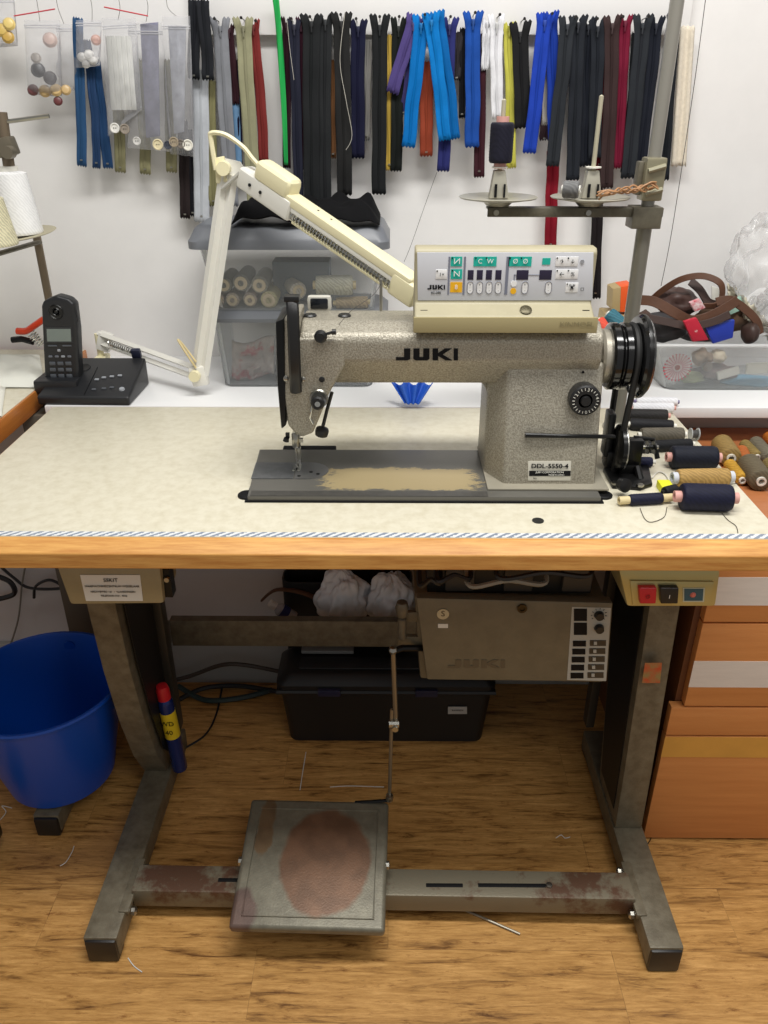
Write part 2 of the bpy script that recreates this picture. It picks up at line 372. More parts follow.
# --- treadle
def treadmat():
    m = M('treadle_paint', (124,120,104), .4, .3, col2=(106,102,88), vscale=40, bump=.15, bscale=300)
    nt = m.node_tree; N = nt.nodes; L = nt.links; b = N['Principled BSDF']
    src = b.inputs['Base Color'].links[0].from_socket
    tc = N.new('ShaderNodeTexCoord')
    def blob(cx, cy, rx, ry, col, base, edge, amp=.35, k=3.5):
        mp = N.new('ShaderNodeMapping'); mp.inputs['Location'].default_value = (-cx/rx, -cy/ry, 0); mp.inputs['Scale'].default_value = (1/rx, 1/ry, 0)
        L.new(tc.outputs['Object'], mp.inputs['Vector'])
        ln = N.new('ShaderNodeVectorMath'); ln.operation = 'LENGTH'; L.new(mp.outputs[0], ln.inputs[0])
        n = N.new('ShaderNodeTexNoise'); n.inputs['Scale'].default_value = 26; n.inputs['Detail'].default_value = 5; L.new(tc.outputs['Object'], n.inputs['Vector'])
        a = N.new('ShaderNodeMath'); a.operation = 'MULTIPLY_ADD'; a.inputs[1].default_value = amp; L.new(n.outputs['Fac'], a.inputs[0]); L.new(ln.outputs['Value'], a.inputs[2])
        mr = N.new('ShaderNodeMapRange'); mr.inputs['From Min'].default_value = 1+amp*.5; mr.inputs['From Max'].default_value = 1+amp*.5-edge; L.new(a.outputs[0], mr.inputs['Value'])
        mx = N.new('ShaderNodeMix'); mx.data_type = 'RGBA'; L.new(mr.outputs[0], mx.inputs[0]); L.new(base, mx.inputs[6])
        n3 = N.new('ShaderNodeTexNoise'); n3.inputs['Scale'].default_value = 22; n3.inputs['Detail'].default_value = 7; L.new(tc.outputs['Object'], n3.inputs['Vector'])
        rr = N.new('ShaderNodeValToRGB'); rr.color_ramp.elements[0].color = lin(tuple(v*.93 for v in col)); rr.color_ramp.elements[1].color = lin(tuple(min(255,v*1.07) for v in col))
        rr.color_ramp.elements[0].position = .4; rr.color_ramp.elements[1].position = .6; L.new(n3.outputs['Fac'], rr.inputs['Fac']); L.new(rr.outputs[0], mx.inputs[7])
        return mx.outputs[2]
    s1 = blob(.022, .0, .085, .105, (112,84,64), src, .10, .25)
    s2 = blob(-.095, .06, .018, .07, (112,92,68), s1, .2, 1.2)
    s3 = blob(-.115, -.10, .03, .05, (100,82,74), s2, .2, .9)
    L.new(s3, b.inputs['Base Color']); return m
TM = treadmat()
c0, c1 = V((-.158,.852,.085)), V((.0,1.10,.125))
cf0, cf1, cb0, cb1 = az(229,928,.088), az(386,931,.088), az(250,799,.130), az(388,801,.130)
ctr = (cf0+cf1+cb0+cb1)/4
w2 = (cf1-cf0).length/2; dy = ((cb0+cb1)/2-(cf0+cf1)/2); ln_ = dy.length
tilt = math.atan2(dy.z, dy.y); twist = math.atan2(cf1.y-cf0.y, cf1.x-cf0.x)
tre = bpy.data.objects.new('treadle', None)
bm_ = MB().rbox((-w2,-ln_/2,-.020), (w2,ln_/2,0), .008, 3)
# raised inner field edge
tm = Matrix.Translation(ctr) @ Matrix.Rotation(twist-.01,4,'Z') @ Matrix.Rotation(tilt,4,'X')
tread = MB(); tread.v = bm_.v; tread.f = bm_.f
loc0 = BASE[tab.name]
me = bpy.data.meshes.new('treadle'); me.from_pydata(bm_.v, [], bm_.f)
bb = bmesh.new(); bb.from_mesh(me); bmesh.ops.recalc_face_normals(bb, faces=list(bb.faces)); bb.to_mesh(me); bb.free()
me.polygons.foreach_set('use_smooth', [True]*len(me.polygons)); me.materials.append(TM)
tre = bpy.data.objects.new('treadle', me); C.objects.link(tre); tre.parent = tab
tre.matrix_basis = Matrix.Translation(-loc0) @ tm
def treadsub(name, mb, mat):
    me = bpy.data.meshes.new(name); me.from_pydata(mb.v, [], mb.f); bb = bmesh.new(); bb.from_mesh(me); bmesh.ops.recalc_face_normals(bb, faces=list(bb.faces)); bb.to_mesh(me); bb.free()
    me.polygons.foreach_set('use_smooth', [True]*len(me.polygons)); me.set_sharp_from_angle(angle=.6); me.materials.append(mat)
    o = bpy.data.objects.new(name, me); C.objects.link(o); o.parent = tre; return o
rim = MB(); ix, iy = w2-.020, ln_/2-.020
rim.tube([(-ix,-iy,0),(ix,-iy,0),(ix,iy,0),(-ix,iy,0)], .0022, 6, closed=True)
treadsub('raised_bead', rim, TM)
un = MB().box((-.03,-.012,-.04), (.03,.012,-.012)); treadsub('hinge_bracket', un, MS)
for sx in (-1,1):
    treadsub('pivot_bolt', MB().lathe([(0,0),(.008,0),(.008,.01),(0,.012)], (sx*(w2-.006), 0.0, -.010), (sx,0,0), 8), STEEL)
# connecting rod from treadle to motor lever
rt, rb = ay(392,647,1.13), tm @ V((w2-.004, ln_/2-.006, .0))
rodtop = ay(393,650,1.10)
mid = ay(394,722,1.105)
rd = MB().tube([rodtop, mid+V((.004,0,-.02))], .0045, 8).tube([mid+V((-.004,0,.03)), rb+V((.006,.008,.02))], .0035, 8)
ro = rd.build('treadle_rod', M('rod_metal', (140,134,120), .35, .8), tab)
MB().lathe([(0,-.009),(.009,-.009),(.009,.009),(0,.009)], mid+V((0,-.004,.0)), (1,0,0), 10).lathe([(0,-.012),(.006,-.012),(.006,.012),(0,.012)], mid+V((.002,-.004,-.004)), (0,1,0), 8).build('rod_clamp', STEEL, ro)
MB().lathe([(0,-.008),(.007,-.006),(.008,0),(.007,.006),(0,.008)], rb+V((.006,.004,.014)), (0,0,1), 12).build('ball_joint', STEEL, ro)
MB().lathe([(0,-.008),(.006,-.006),(.008,0),(.006,.006),(0,.008)], rodtop, (0,0,1), 12).build('ball_joint', STEEL, ro)
MB().tube([rb+V((.004,.004,.006)), rb+V((-.06,.006,-.002))], .0035, 6).build('treadle_crank', DKMET, ro)
# ---------------------------------------------------------------- boxes hanging under the table
BOXP = M('control_box_paint', (116,108,88), .45, .1, var=.12, vscale=30, bump=.1, bscale=300)
def plateY(name, pts, Y, mat, parent, th=.001, bev=0):
    return MB().prism([ay(x,y,Y) for x,y in pts], (0,th,0), bev).build(name, mat, parent)
YC = 1.12
a0, a1, a2, a3 = ay(416,598,YC), ay(613,603,YC), ay(607,682,YC), ay(427,680,YC)
ctl = thing('motor_control_box', (.2,YC+.09,ay(500,682,YC).z), 'grey metal motor control box with a dial strip hung under the tabletop', 'control box')
MB().prism([ay(414,596,YC+.02),ay(607,601,YC+.02),ay(603,683,YC+.02),ay(420,679,YC+.02)], (0,.20,0), .006).build('housing', BOXP, ctl)
MB().prism([a0,a1,a2,a3], (0,.022,0), .004).build('front_cover', BOXP, ctl)
MB().rbox((a0.x+.02,YC+.03,a0.z-.01), (a1.x-.03,YC+.2,TZ-.03), .004).build('mounting_frame', M('black_frame', (40,38,34), .5, .3), ctl)
for k in range(3):
    x = a0.x+.05+k*.1
    MB().rbox((x,YC+.02,a0.z+.0), (x+.05,YC+.06,a0.z+.05+.01*k), .004).build('connector_block', M('connector', (54,50,44), .5), ctl)
for k,(xa,xb,h,c) in enumerate(((438,470,581,(34,32,30)),(470,545,586,(150,146,132)),(500,590,578,(40,38,36)),(420,440,585,(30,30,28)))):
    p,q = ay(xa,h,YC-.01), ay(xb,h-3,YC+.0)
    rope('cable', [p+V((0,.05,.02)), p, (p+q)/2+V((0,0,.008)), q, q+V((0,.06,.02))], .0045, M('cable_%d'%k, c, .4), parent=ctl)
# hinge at the left
hx = ay(402,600,YC+.01)
MB().lathe([(.006,-.022),(.008,-.02),(.008,.02),(.006,.022)], ay(402,628,YC+.01), (0,0,1), 14).lathe([(0,-.02),(.009,-.018),(.012,0),(.009,.01),(0,.012)], ay(402,607,YC+.01), (0,0,1), 14).build('hinge_pin', OLIVE, ctl)
MB().prism([ay(398,614,YC+.02),ay(418,612,YC+.02),ay(418,622,YC+.02),ay(398,622,YC+.02)], (0,.01,0), .001).prism([ay(398,637,YC+.02),ay(421,637,YC+.02),ay(421,647,YC+.02),ay(398,645,YC+.02)], (0,.01,0), .001).build('hinge_bracket', BOXP, ctl)
MB().tube([ay(390,652,YC-.01), ay(402,648,YC-.005), ay(424,648,YC+.02)], .006, 8).build('motor_lever', DKMET, ctl)
fy = YC-.0006
# small round badge, label and lock screw
MB().lathe([(0,0),(.0105,0),(.0105,.001),(0,.001)], ay(443,614,fy), (0,-1,0), 24).build('round_badge', M('badge', (196,184,150), .4), ctl)
text('S', .016, ay(443,614,fy-.0015), M('badge_ink', (90,70,40), .5), ctl, name='badge_letter')
plateY('oval_label', [(438,624),(448,624),(448,628),(438,628)], fy, PAPER, ctl, .001)
MB().lathe([(0,0),(.0085,0),(.0085,.003),(.005,.003),(.005,.001),(0,.001)], ay(522,608,fy), (0,-1,0), 20).build('lock_screw', M('brass_dark', (70,60,40), .4, .8), ctl)
LP = M('dial_strip', (176,176,168), .45)
plateY('dial_strip', [(572,607),(611,608),(606,681),(567,680)], fy, LP, ctl, .001)
rows = [(609,621),(623,635)]
for (ya, yb) in rows:
    plateY('diagram', [(574,ya),(587,ya),(587,yb),(574,yb)], fy-.001, INK, ctl, .0008)
for yc in (615,628):
    MB().lathe([(0,.008),(.007,.008),(.0085,.001),(.0085,0),(0,0)], ay(599,yc,fy-.001), (0,-1,0), 20).build('dial_knob', BLACK, ctl)
for a in range(9):
    t = math.radians(-40+a*32); c = ay(599,615,fy-.0006)
    MB().cbox(c+V((math.cos(t)*.0125,0,math.sin(t)*.0125)), (.003,.0006,.0008), Matrix.Rotation(-t,4,'Y')).build('dial_tick', INK, ctl)
for k in range(5):
    y0 = 641+k*8; s = -k*.6
    plateY('diagram', [(573+s,y0),(586+s,y0),(586+s,y0+5.5),(573+s,y0+5.5)], fy-.001, INK, ctl, .0008)
    plateY('slide_switch', [(590+s,y0-.5),(606+s,y0-.5),(606+s,y0+5),(590+s,y0+5)], fy-.001, M('switch_brown', (64,56,44), .5), ctl, .0012)
    plateY('switch_lever', [(594+s,y0+1),(597+s,y0+1),(597+s,y0+4),(594+s,y0+4)], fy-.003, LP, ctl, .002)
# faint raised maker's lettering
def juki(x0, x1, y0, y1, Y, mat, parent, th=.0008, name='maker_lettering'):
    """wide block letters J U K I between pixel x0..x1, y0..y1 on the plane at Y"""
    def P(u, v): return ay(x0+(x1-x0)*u, y1+(y0-y1)*v, Y)
    mb = MB()
    def poly(pts): mb.prism([P(u,v) for u,v in pts], (0,th,0))
    poly([(0,0),(.19,0),(.23,.12),(.23,.28),(0,.28)]); poly([(.13,.28),(.23,.28),(.23,1),(.13,1)])
    poly([(.28,.12),(.32,0),(.50,0),(.54,.12),(.54,.28),(.28,.28)]); poly([(.28,.28),(.38,.28),(.38,1),(.28,1)]); poly([(.44,.28),(.54,.28),(.54,1),(.44,1)])
    poly([(.59,0),(.68,0),(.68,1),(.59,1)]); poly([(.68,.50),(.68,.62),(.79,1),(.90,1),(.755,.5)]); poly([(.68,.50),(.755,.50),(.91,0),(.80,0),(.68,.38)])
    poly([(.93,0),(1,0),(1,1),(.93,1)])
    return mb.build(name, mat, parent)
juki(448,505,660,668,fy-.0005, M('embossed_grey', (98,90,74), .4, .2), ctl, .0006)

# junction box at the left with its sticker
jb = thing('junction_box', ay(118,605,1.0), 'beige metal junction box with white sticker under the left end of the table', 'box')
BEI = M('beige_metal', (158,146,112), .42, .1, var=.08, vscale=20)
YJ = 1.0
MB().prism([ay(56,566,YJ),ay(160,566,YJ),ay(164,604,YJ),ay(70,605,YJ)], (0,.085,0), .006).build('housing', BEI, jb)
MB().cbox(ay(168,580,YJ+.02), (.014,.02,.05)).build('bracket', DKMET, jb)
MB().lathe([(0,0),(.005,0),(.004,.004),(0,.004)], ay(167,579,YJ+.009), (0,-1,0), 12).build('screw', STEEL, jb)
st = MB().prism([ay(80,575,YJ-.0012),ay(140,575,YJ-.0012),ay(143,601,YJ-.0012),ay(86,601,YJ-.0012)], (0,.0008,0)).build('sticker', PAPER, jb)
def jt(s, size, x, y, sx=1): text(s, size, ay(x,y,YJ-.0022), INK, jb, sx=sx)
jt('SSKIT', .009, 110.5, 580.5, 1.0); jt('NAAIMACHINECENTRUM WESSELAAR', .0048, 112, 586.5); jt('NIEUWEWEG 161  \u2022  VLAARDINGEN', .0042, 113, 592); jt('TELEFOON 010 - 4346', .0042, 114, 596)

# on/off switch box at the right
sb = thing('power_switch_box', ay(670,608,.99), 'pale metal switch box with red and black buttons under the right end', 'switch')
YS = .985
GOLD = M('switch_box_metal', (190,182,128), .28, .55, bump=.05, bscale=300)
MB().prism([ay(618,568,YS),ay(721,570,YS),ay(716,607,YS),ay(627,607,YS)], (0,.10,0), .006).build('housing', GOLD, sb)
MB().prism([ay(630,581,YS-.003),ay(714,582,YS-.003),ay(710,606,YS-.003),ay(633,606,YS-.003)], (0,.003,0), .0012).build('face_plate', GOLD, sb)
for nm, x0, x1, mt in (('stop_button',639,657,M('red_plastic', (190,30,42), .3)),('start_button',660,679,M('black_button', (26,26,28), .3))):
    o = MB().prism([ay(x0,588,YS-.012),ay(x1,588,YS-.012),ay(x1-1,604,YS-.012),ay(x0+1,604,YS-.012)], (0,.010,0), .0022, 3).build(nm, mt, sb)
text('O', .009, ay(648,597,YS-.0135), M('red_dark', (120,15,25), .4), sb); text('I', .009, ay(669.5,597,YS-.0135), PAPER, sb)
plateY('indicator_label', [(683,588),(705,588),(704,602),(683,602)], YS-.004, M('pale_frame', (196,196,170), .4), sb, .001)
plateY('indicator_label', [(684.5,589.2),(703.5,589.2),(702.7,600.8),(684.5,600.8)], YS-.005, M('teal_grey', (48,86,98), .3), sb, .001)
MB().lathe([(0,0),(.0045,0),(.003,.002),(0,.002)], ay(693,595,YS-.005), (0,-1,0), 16).build('indicator_lamp', M('lamp_red', (205,110,95), .3), sb)
# red-yellow warning sticker on right column
stk = MB().prism([ay(645,663,1.096),ay(662,663,1.096),ay(660,683,1.096),ay(642,683,1.096)], (0,.0008,0)).build('warning_sticker', M('sticker_red', (196,74,38), .5, col2=(150,130,80), vscale=60), tab)
tag(stk, 'worn red and yellow sticker')

# ---------------------------------------------------------------- sewing machine
YA = 1.135
m_ = lambda x, y, Y=YA: ay(x, y, Y)
mach = thing('sewing_machine', (.05,1.19,T), 'grey hammered-metal industrial sewing machine standing on the cream tabletop', 'sewing machine')
HAM = M('hammered_grey', (176,170,155), .36, .3, col2=(138,132,118), vscale=420, bump=.5, bscale=420, thr=(.4,.6))
HAM2 = M('smooth_grey_paint', (160,154,138), .4, .2, var=.06, vscale=60)
zB = T+.010
# bed
f0, f1 = az(247,496,zB), az(601,496,zB)
bk = az(264,449,zB)
def bedmat():
    m = M('worn_bed_paint', (112,110,104), .38, .35, bump=.1, bscale=250); nt = m.node_tree; N = nt.nodes; L = nt.links; b = N['Principled BSDF']
    tc = N.new('ShaderNodeTexCoord'); sp = N.new('ShaderNodeSeparateXYZ'); L.new(tc.outputs['Object'], sp.inputs[0])
    n = N.new('ShaderNodeTexNoise'); n.inputs['Scale'].default_value = 30; n.inputs['Detail'].default_value = 9; n.inputs['Roughness'].default_value = .8
    mp = N.new('ShaderNodeMapping'); mp.inputs['Scale'].default_value = (1,2.2,1); L.new(tc.outputs['Object'], mp.inputs[0]); L.new(mp.outputs[0], n.inputs['Vector'])
    # worn band: a bare warm metal strip in front of the arm
    def band(sock, c, w):
        a = N.new('ShaderNodeMath'); a.operation = 'SUBTRACT'; a.inputs[1].default_value = c; L.new(sock, a.inputs[0])
        d = N.new('ShaderNodeMath'); d.operation = 'ABSOLUTE'; L.new(a.outputs[0], d.inputs[0])
        e = N.new('ShaderNodeMath'); e.operation = 'DIVIDE'; e.inputs[1].default_value = w; L.new(d.outputs[0], e.inputs[0]); return e.outputs[0]
    bx, by = band(sp.outputs['X'], -.03, .15), band(sp.outputs['Y'], -.058, .050)
    mx = N.new('ShaderNodeMath'); mx.operation = 'MAXIMUM'; L.new(bx, mx.inputs[0]); L.new(by, mx.inputs[1])
    ad = N.new('ShaderNodeMath'); ad.operation = 'MULTIPLY_ADD'; ad.inputs[1].default_value = 1.2; L.new(n.outputs['Fac'], ad.inputs[0]); L.new(mx.outputs[0], ad.inputs[2])
    r = N.new('ShaderNodeValToRGB'); e = r.color_ramp.elements
    e[0].position = 1.36/2; e[1].position = 1.42/2; e[0].color = lin((182,164,124)); e[1].color = lin((108,106,100))
    h = N.new('ShaderNodeMath'); h.operation = 'MULTIPLY'; h.inputs[1].default_value = .5; L.new(ad.outputs[0], h.inputs[0]); L.new(h.outputs[0], r.inputs['Fac'])
    L.new(r.outputs[0], b.inputs['Base Color']); return m
BED = bedmat()
yf, yb = f0.y, bk.y
MB().prism([(f0.x,yf,zB-.012),(f1.x,yf,zB-.012),(f1.x+.0,yb,zB-.012),(bk.x-.008,yb,zB-.012)], (0,0,.012), .003).build('bed', BED, mach)
MB().rbox((f0.x-.004,yf-.003,T+.0004), (f1.x+.004,yb+.004,T+.0028), .001).build('bed_gasket', INK, mach)
for px_ in (247, 603):
    p = az(px_,496,T)
    MB().lathe([(.014,0),(.014,.003),(.012,.0045),(0,.0045)], p, n=24).build('corner_rest', INK, mach)
# dark strip of paint along front edge of bed
MB().box((f0.x+.004,yf+.001,zB), (m_(483,490).x,yf+.018,zB+.0004)).build('front_strip', M('dark_bed_paint', (84,82,78), .4, .3, var=.15, vscale=80), mach)
# slide plate and round-ended needle plate
p0, p1, p2, p3 = az(256,463,zB), az(296,463,zB), az(293,479,zB), az(251,479,zB)
MB().prism([p0,p1,p2,p3], (0,0,.0012), .0003).build('slide_plate', M('slide_plate_steel', (120,122,124), .35, .7, var=.15, vscale=90), mach)
q = [az(297,463,zB)]
cc = az(308,471,zB); rr = (az(308,463,zB)-az(308,479,zB)).length/2
np_ = [V((az(297,463,zB).x, cc.y+rr, zB))] + [V((cc.x+.002+math.cos(t)*rr, cc.y+math.sin(t)*rr, zB)) for t in [PI/2-PI*i/14 for i in range(15)]] + [V((az(294.5,479,zB).x, cc.y-rr, zB))]
npo = MB().prism(np_, (0,0,.0014), .0003).build('needle_plate', M('needle_plate_steel', (150,150,150), .28, .85), mach)
for (x,y) in ((299,476),(311,472),(318,474)):
    MB().lathe([(0,0),(.003,0),(.003,.0006),(0,.0006)], az(x,y,zB+.0014), n=12).build('plate_screw', DKMET, npo)
nx = m_(297.5,440,YA+.055).x; ny = cc.y+.004
MB().lathe([(0,0),(.0035,0),(.0035,.0005),(0,.0005)], (nx,ny,zB+.0015), n=14).build('needle_hole', INK, npo)

# arm: cross-section extruded along x
xl_, xr_ = m_(300,345).x, m_(604,345).x
zt_, zm_, zu = m_(400,336).z, m_(400,361).z, m_(400,383,YA+.028).z
sec = [(YA+.006,zt_+.002),(YA,zt_-.008),(YA,zm_),(YA+.028,zu),(YA+.105,zu),(YA+.118,zm_),(YA+.118,zt_+.004),(YA+.10,zt_+.014),(YA+.035,zt_+.014)]
arm = MB().prism([(xl_,y,z) for y,z in sec], (xr_-xl_,0,0), .005, 3)
# shallow moulded line where the upper face steps to the lower
xa, xb_, xc = m_(505,430).x, m_(484,430,YA+.045).x, m_(598,430).x
zc0 = T+.006
colm = MB().prism([(xa,YA+.012,zc0),(xc,YA+.012,zc0),(xc,YA+.118,zc0),(xb_,YA+.118,zc0),(xb_,YA+.045,zc0)], (0,0,zm_-.006-zc0), .006, 3)
ctop = zm_-.006
def cshift(y, z): return -.040*(ctop-z)/(ctop-zc0)*max(0, min(1, (YA+.10-y)/.088))
colm.v = [p+V((0,cshift(p.y,p.z),0)) for p in colm.v]
arm.add(colm.v, colm.f)
CT = math.atan(.040/(ctop-zc0)); CN = V((0,-math.cos(CT),math.sin(CT)))
def cpt(x, y, h=0):
    o = V((0,YA+.012,ctop)); d = ray(x,y); t = (o-V((0,0,H))).dot(CN)/d.dot(CN); return V((0,0,H))+d*t+CN*h
def plateC(name, pts, h, mat, par, th=.001, bev=0):
    return MB().prism([cpt(x,y,h) for x,y in pts], -CN*th, bev).build(name, mat, par)
# fillet under arm, left of column
fl = []
x_i = xb_; R_ = .022
for i in range(9):
    t = PI/2*i/8
    fl.append((x_i - R_ + R_*math.sin(t)*1.0, YA+.045, zu - R_ + R_*math.cos(t)))
fl = [(x_i+.004, YA+.045, zu+.004), (x_i-R_, YA+.045, zu+.004)] + fl + [(x_i+.004, YA+.045, zu-R_)]
arm.prism(fl, (0,.06,0))
body = arm.build('arm_casting', HAM, mach, angle=40)
# skirt at the foot of the column
s0, s1 = m_(486,494), m_(600,494)
MB().prism([(s0.x-.004,YA-.045,zB),(s1.x,YA-.045,zB),(s1.x,YA+.125,zB),(s0.x-.004,YA+.125,zB)], (0,0,.0035), .0015, 2).build('column_skirt', HAM2, mach)
# top cover and plugs
for x in (311, 345):
    MB().lathe([(.010,0),(.010,.002),(.008,.004),(0,.004)], (m_(x,320,YA+.07).x, YA+.06, zt_+.0135), n=20).build('oil_plug', BLACK, mach)
MB().lathe([(0,0),(.0024,0),(.0024,.05),(0,.052)], (m_(381,320,YA+.09).x, YA+.095, zt_+.012), n=10).build('thread_guide_pin', STEEL, mach)
# oil gauge window behind
MB().rbox((m_(307,300,YA+.1).x,YA+.1,zt_+.012), (m_(331,300,YA+.1).x,YA+.115,zt_+.035), .005).build('oil_window', M('gauge_frame', (190,188,178), .35), mach)
MB().rbox((m_(310,300,YA+.1).x,YA+.098,zt_+.015), (m_(328,300,YA+.1).x,YA+.11,zt_+.032), .003).build('gauge_lens', M('gauge_black', (20,24,30), .15), mach)

# head: face casting on the left
hd = MB()
hd.prism([m_(299,338),m_(345,338),m_(345,366),m_(338,378),m_(330,392),m_(321,414),m_(313,433),m_(302,437),m_(296,434),m_(288,425),m_(284,395),m_(284,318),m_(299,316)], (0,.085,0), .005, 3)
hd.v=[p-V((0,.0025,0)) for p in hd.v]; hd.build('head_casting', HAM, mach, angle=40)
MB().prism([m_(275,322,YA-.004),m_(284,318,YA-.004),m_(286,426,YA-.004),m_(281,430,YA-.004),m_(277,385,YA-.004)], (0,.09,0), .004).build('face_plate', DKMET, mach)
# thread take-up guard: a tall black bow
g = catmull([m_(292,300,YA-.012), m_(293,315,YA-.022), m_(294,345,YA-.026), m_(295,372,YA-.022), m_(296,392,YA-.004)], 6)
MB().tube(g, .0088, 8, .45).build('take_up_guard', BLACK, mach)
MB().crbox(m_(292,298,YA-.008), (.022,.02,.008), .002).build('guard_bracket', BLACK, mach)
MB().tube([m_(297,345,YA-.008), m_(299,335,YA-.02), m_(298,350,YA-.014)], .002, 6).build('take_up_lever', CHROME, mach)
for x,y in ((322,379),(286,378),(303,379)):
    MB().lathe([(0,0),(.0045,0),(.0045,.003),(.003,.004),(0,.004)], m_(x,y), (0,-1,0), 14).build('screw', BLACK if x==322 else STEEL, mach)
# tension unit
c = m_(319,398)
MB().lathe([(0,0),(.0145,0),(.0145,.003),(.013,.005),(0,.005)], c, (0,-1,0), 28).lathe([(0,.006),(.0135,.006),(.0135,.0085),(0,.0085)], c, (0,-1,0), 28).build('tension_discs', STEEL, mach)
kb = MB().lathe([(0,.009),(.0105,.009),(.0115,.014),(.0105,.024),(.008,.026),(0,.026)], c, (0,-1,0), 24).build('tension_knob', BLACK, mach)
MB().lathe([(0,.0262),(.0042,.0262),(.0042,.028),(0,.028)], c, (0,-1,0), 16).build('knob_cap', CHROME, kb)
# pretension guide stud
c = m_(321,335)
MB().lathe([(0,0),(.007,0),(.009,.004),(.0095,.009),(.006,.011),(.006,.015),(0,.015)], c, (0,-1,0), 24).build('thread_guide_disc', BLACK, mach)
MB().tube([m_(326,334,YA-.005), m_(334,332,YA-.007)], .0022, 8).lathe([(0,-.003),(.004,-.003),(.004,.003),(0,.003)], m_(334,332,YA-.007), (1,0,0), 12).build('guide_stud', BLACK, mach)
MB().prism([m_(322,338,YA-.001),m_(327,338,YA-.001),m_(318,351,YA-.001),m_(314,351,YA-.001)], (0,.002,0), .0005).build('guide_plate', STEEL, mach)
# knee / hand lifter lever
MB().tube([m_(332,392,YA+.03), m_(327,410,YA+.03), m_(322,430,YA+.03)], .0028, 8).lathe([(0,-.010),(.010,-.007),(.011,0),(.010,.004),(0,.007)], m_(322,431,YA+.028), (.2,-.1,1), 18).build('presser_lifter', BLACK, mach)
MB().tube([m_(320,393,YA-.004), m_(312,405,YA-.006), m_(310,418,YA-.004), m_(313,424,YA-.004)], .0014, 6).build('check_spring', CHROME, mach)
# needle bar, clamp, presser foot
MB().lathe([(.0038,0),(.0038,.12)], (nx,ny-.0,zB+.045), n=14).build('needle_bar', CHROME, mach)
MB().lathe([(.0052,0),(.0065,.002),(.0065,.022),(.004,.026)], (nx+.0005,ny,zB+.040), n=14).cbox((nx+.007,ny,zB+.052), (.010,.006,.006)).build('needle_clamp', STEEL, mach)
MB().lathe([(.0003,0),(.0009,.004),(.0009,.04)], (nx,ny,zB+.0015), n=8).build('needle', CHROME, mach)
MB().lathe([(.0036,0),(.0036,.10)], (nx+.003,ny+.012,zB+.03), n=14).build('presser_bar', CHROME, mach)
pf = MB().crbox((nx+.002,ny+.01,zB+.026), (.009,.012,.022), .002).build('presser_foot', STEEL, mach)
MB().rbox((nx-.0065,ny-.012,zB+.0016), (nx-.0015,ny+.014,zB+.0042), .0008).rbox((nx+.0015,ny-.012,zB+.0016), (nx+.0065,ny+.014,zB+.0042), .0008).build('foot_toe', CHROME, pf)
MB().cbox((nx+.002,ny+.010,zB+.012), (.008,.006,.016)).build('foot_shank', CHROME, pf)
MB().cbox((nx-.012,ny,zB+.06), (.006,.006,.008)).lathe([(0,0),(.004,0),(.005,.006),(0,.007)], (nx-.013,ny-.005,zB+.058), (-.3,0,-1), 12).build('thumb_screw', BLACK, mach)
# black rear hinge rest
MB().rbox((az(285,446,T).x, yb+.004, T), (az(337,446,T).x, yb+.022, T+.008), .002).build('bed_hinge', INK, mach)
# stitch length dial
c = cpt(583,397)+V((0,.0,0))
MB().lathe([(0,-.008),(.0225,-.008),(.0235,.004),(.0235,.016),(.021,.018),(0,.018)], c, (0,-1,0), 36).lathe([(0,.018),(.008,.018),(.007,.022),(0,.022)], c, (0,-1,0), 20).build('stitch_dial', BLACK, mach)
for k in range(22):
    t = 2*PI*k/22
    if k % 4 == 1 and k//4 < 5:
        text(str([4,3,2,1,0][k//4]), .007, c+V((math.cos(t)*.0172,-.0188,math.sin(t)*.0172)), PAPER, mach, rot=(PI/2,-t+PI/2,0), name='dial_number')
    else:
        MB().cbox(c+V((math.cos(t)*.018,-.0183,math.sin(t)*.018)), (.0035,.0006,.0008), Matrix.Rotation(-t,4,'Y')).build('dial_mark', PAPER, mach)
MB().lathe([(0,0),(.002,0),(.002,.001),(0,.001)], m_(583,372,YA+.008), (0,-1,0), 10).build('dial_pointer', INK, mach)
# reverse lever
MB().tube([m_(525,435,YA-.016), m_(560,436,YA-.016), m_(600,436.5,YA-.012), m_(614,437,YA+.01)], [.004,.0032,.0032,.0036], 10).build('reverse_lever', DKMET, mach)
# model plate
mp_ = plateC('model_plate', [(528,461),(571,461),(570.5,480.5),(528,480.5)], .001, M('aluminium_plate', (206,202,188), .35, .2), mach, .002, .0003)
plateC('model_plate_band', [(529,470.6),(570.5,470.6),(570.3,475.8),(529,475.8)], .0016, INK, mp_, .0006)
def mt(s, size, x, y, mat=INK, sx=1, b=0): text(s, size, cpt(x,y,.0024), mat, mp_, rot=(PI/2-CT,0,0), sx=sx, bold=b)
mt('DDL-5550-4', .0098, 549.5, 466, INK, 1.14, .0002); mt('JUKI CORPORATION', .0042, 549.5, 472, PAPER, 1.1); mt('MADE IN JAPAN', .0034, 556, 474.7, PAPER); mt('No.', .004, 535, 478)
juki(396,458,348.5,360.5,YA-.0007, INK, mach)

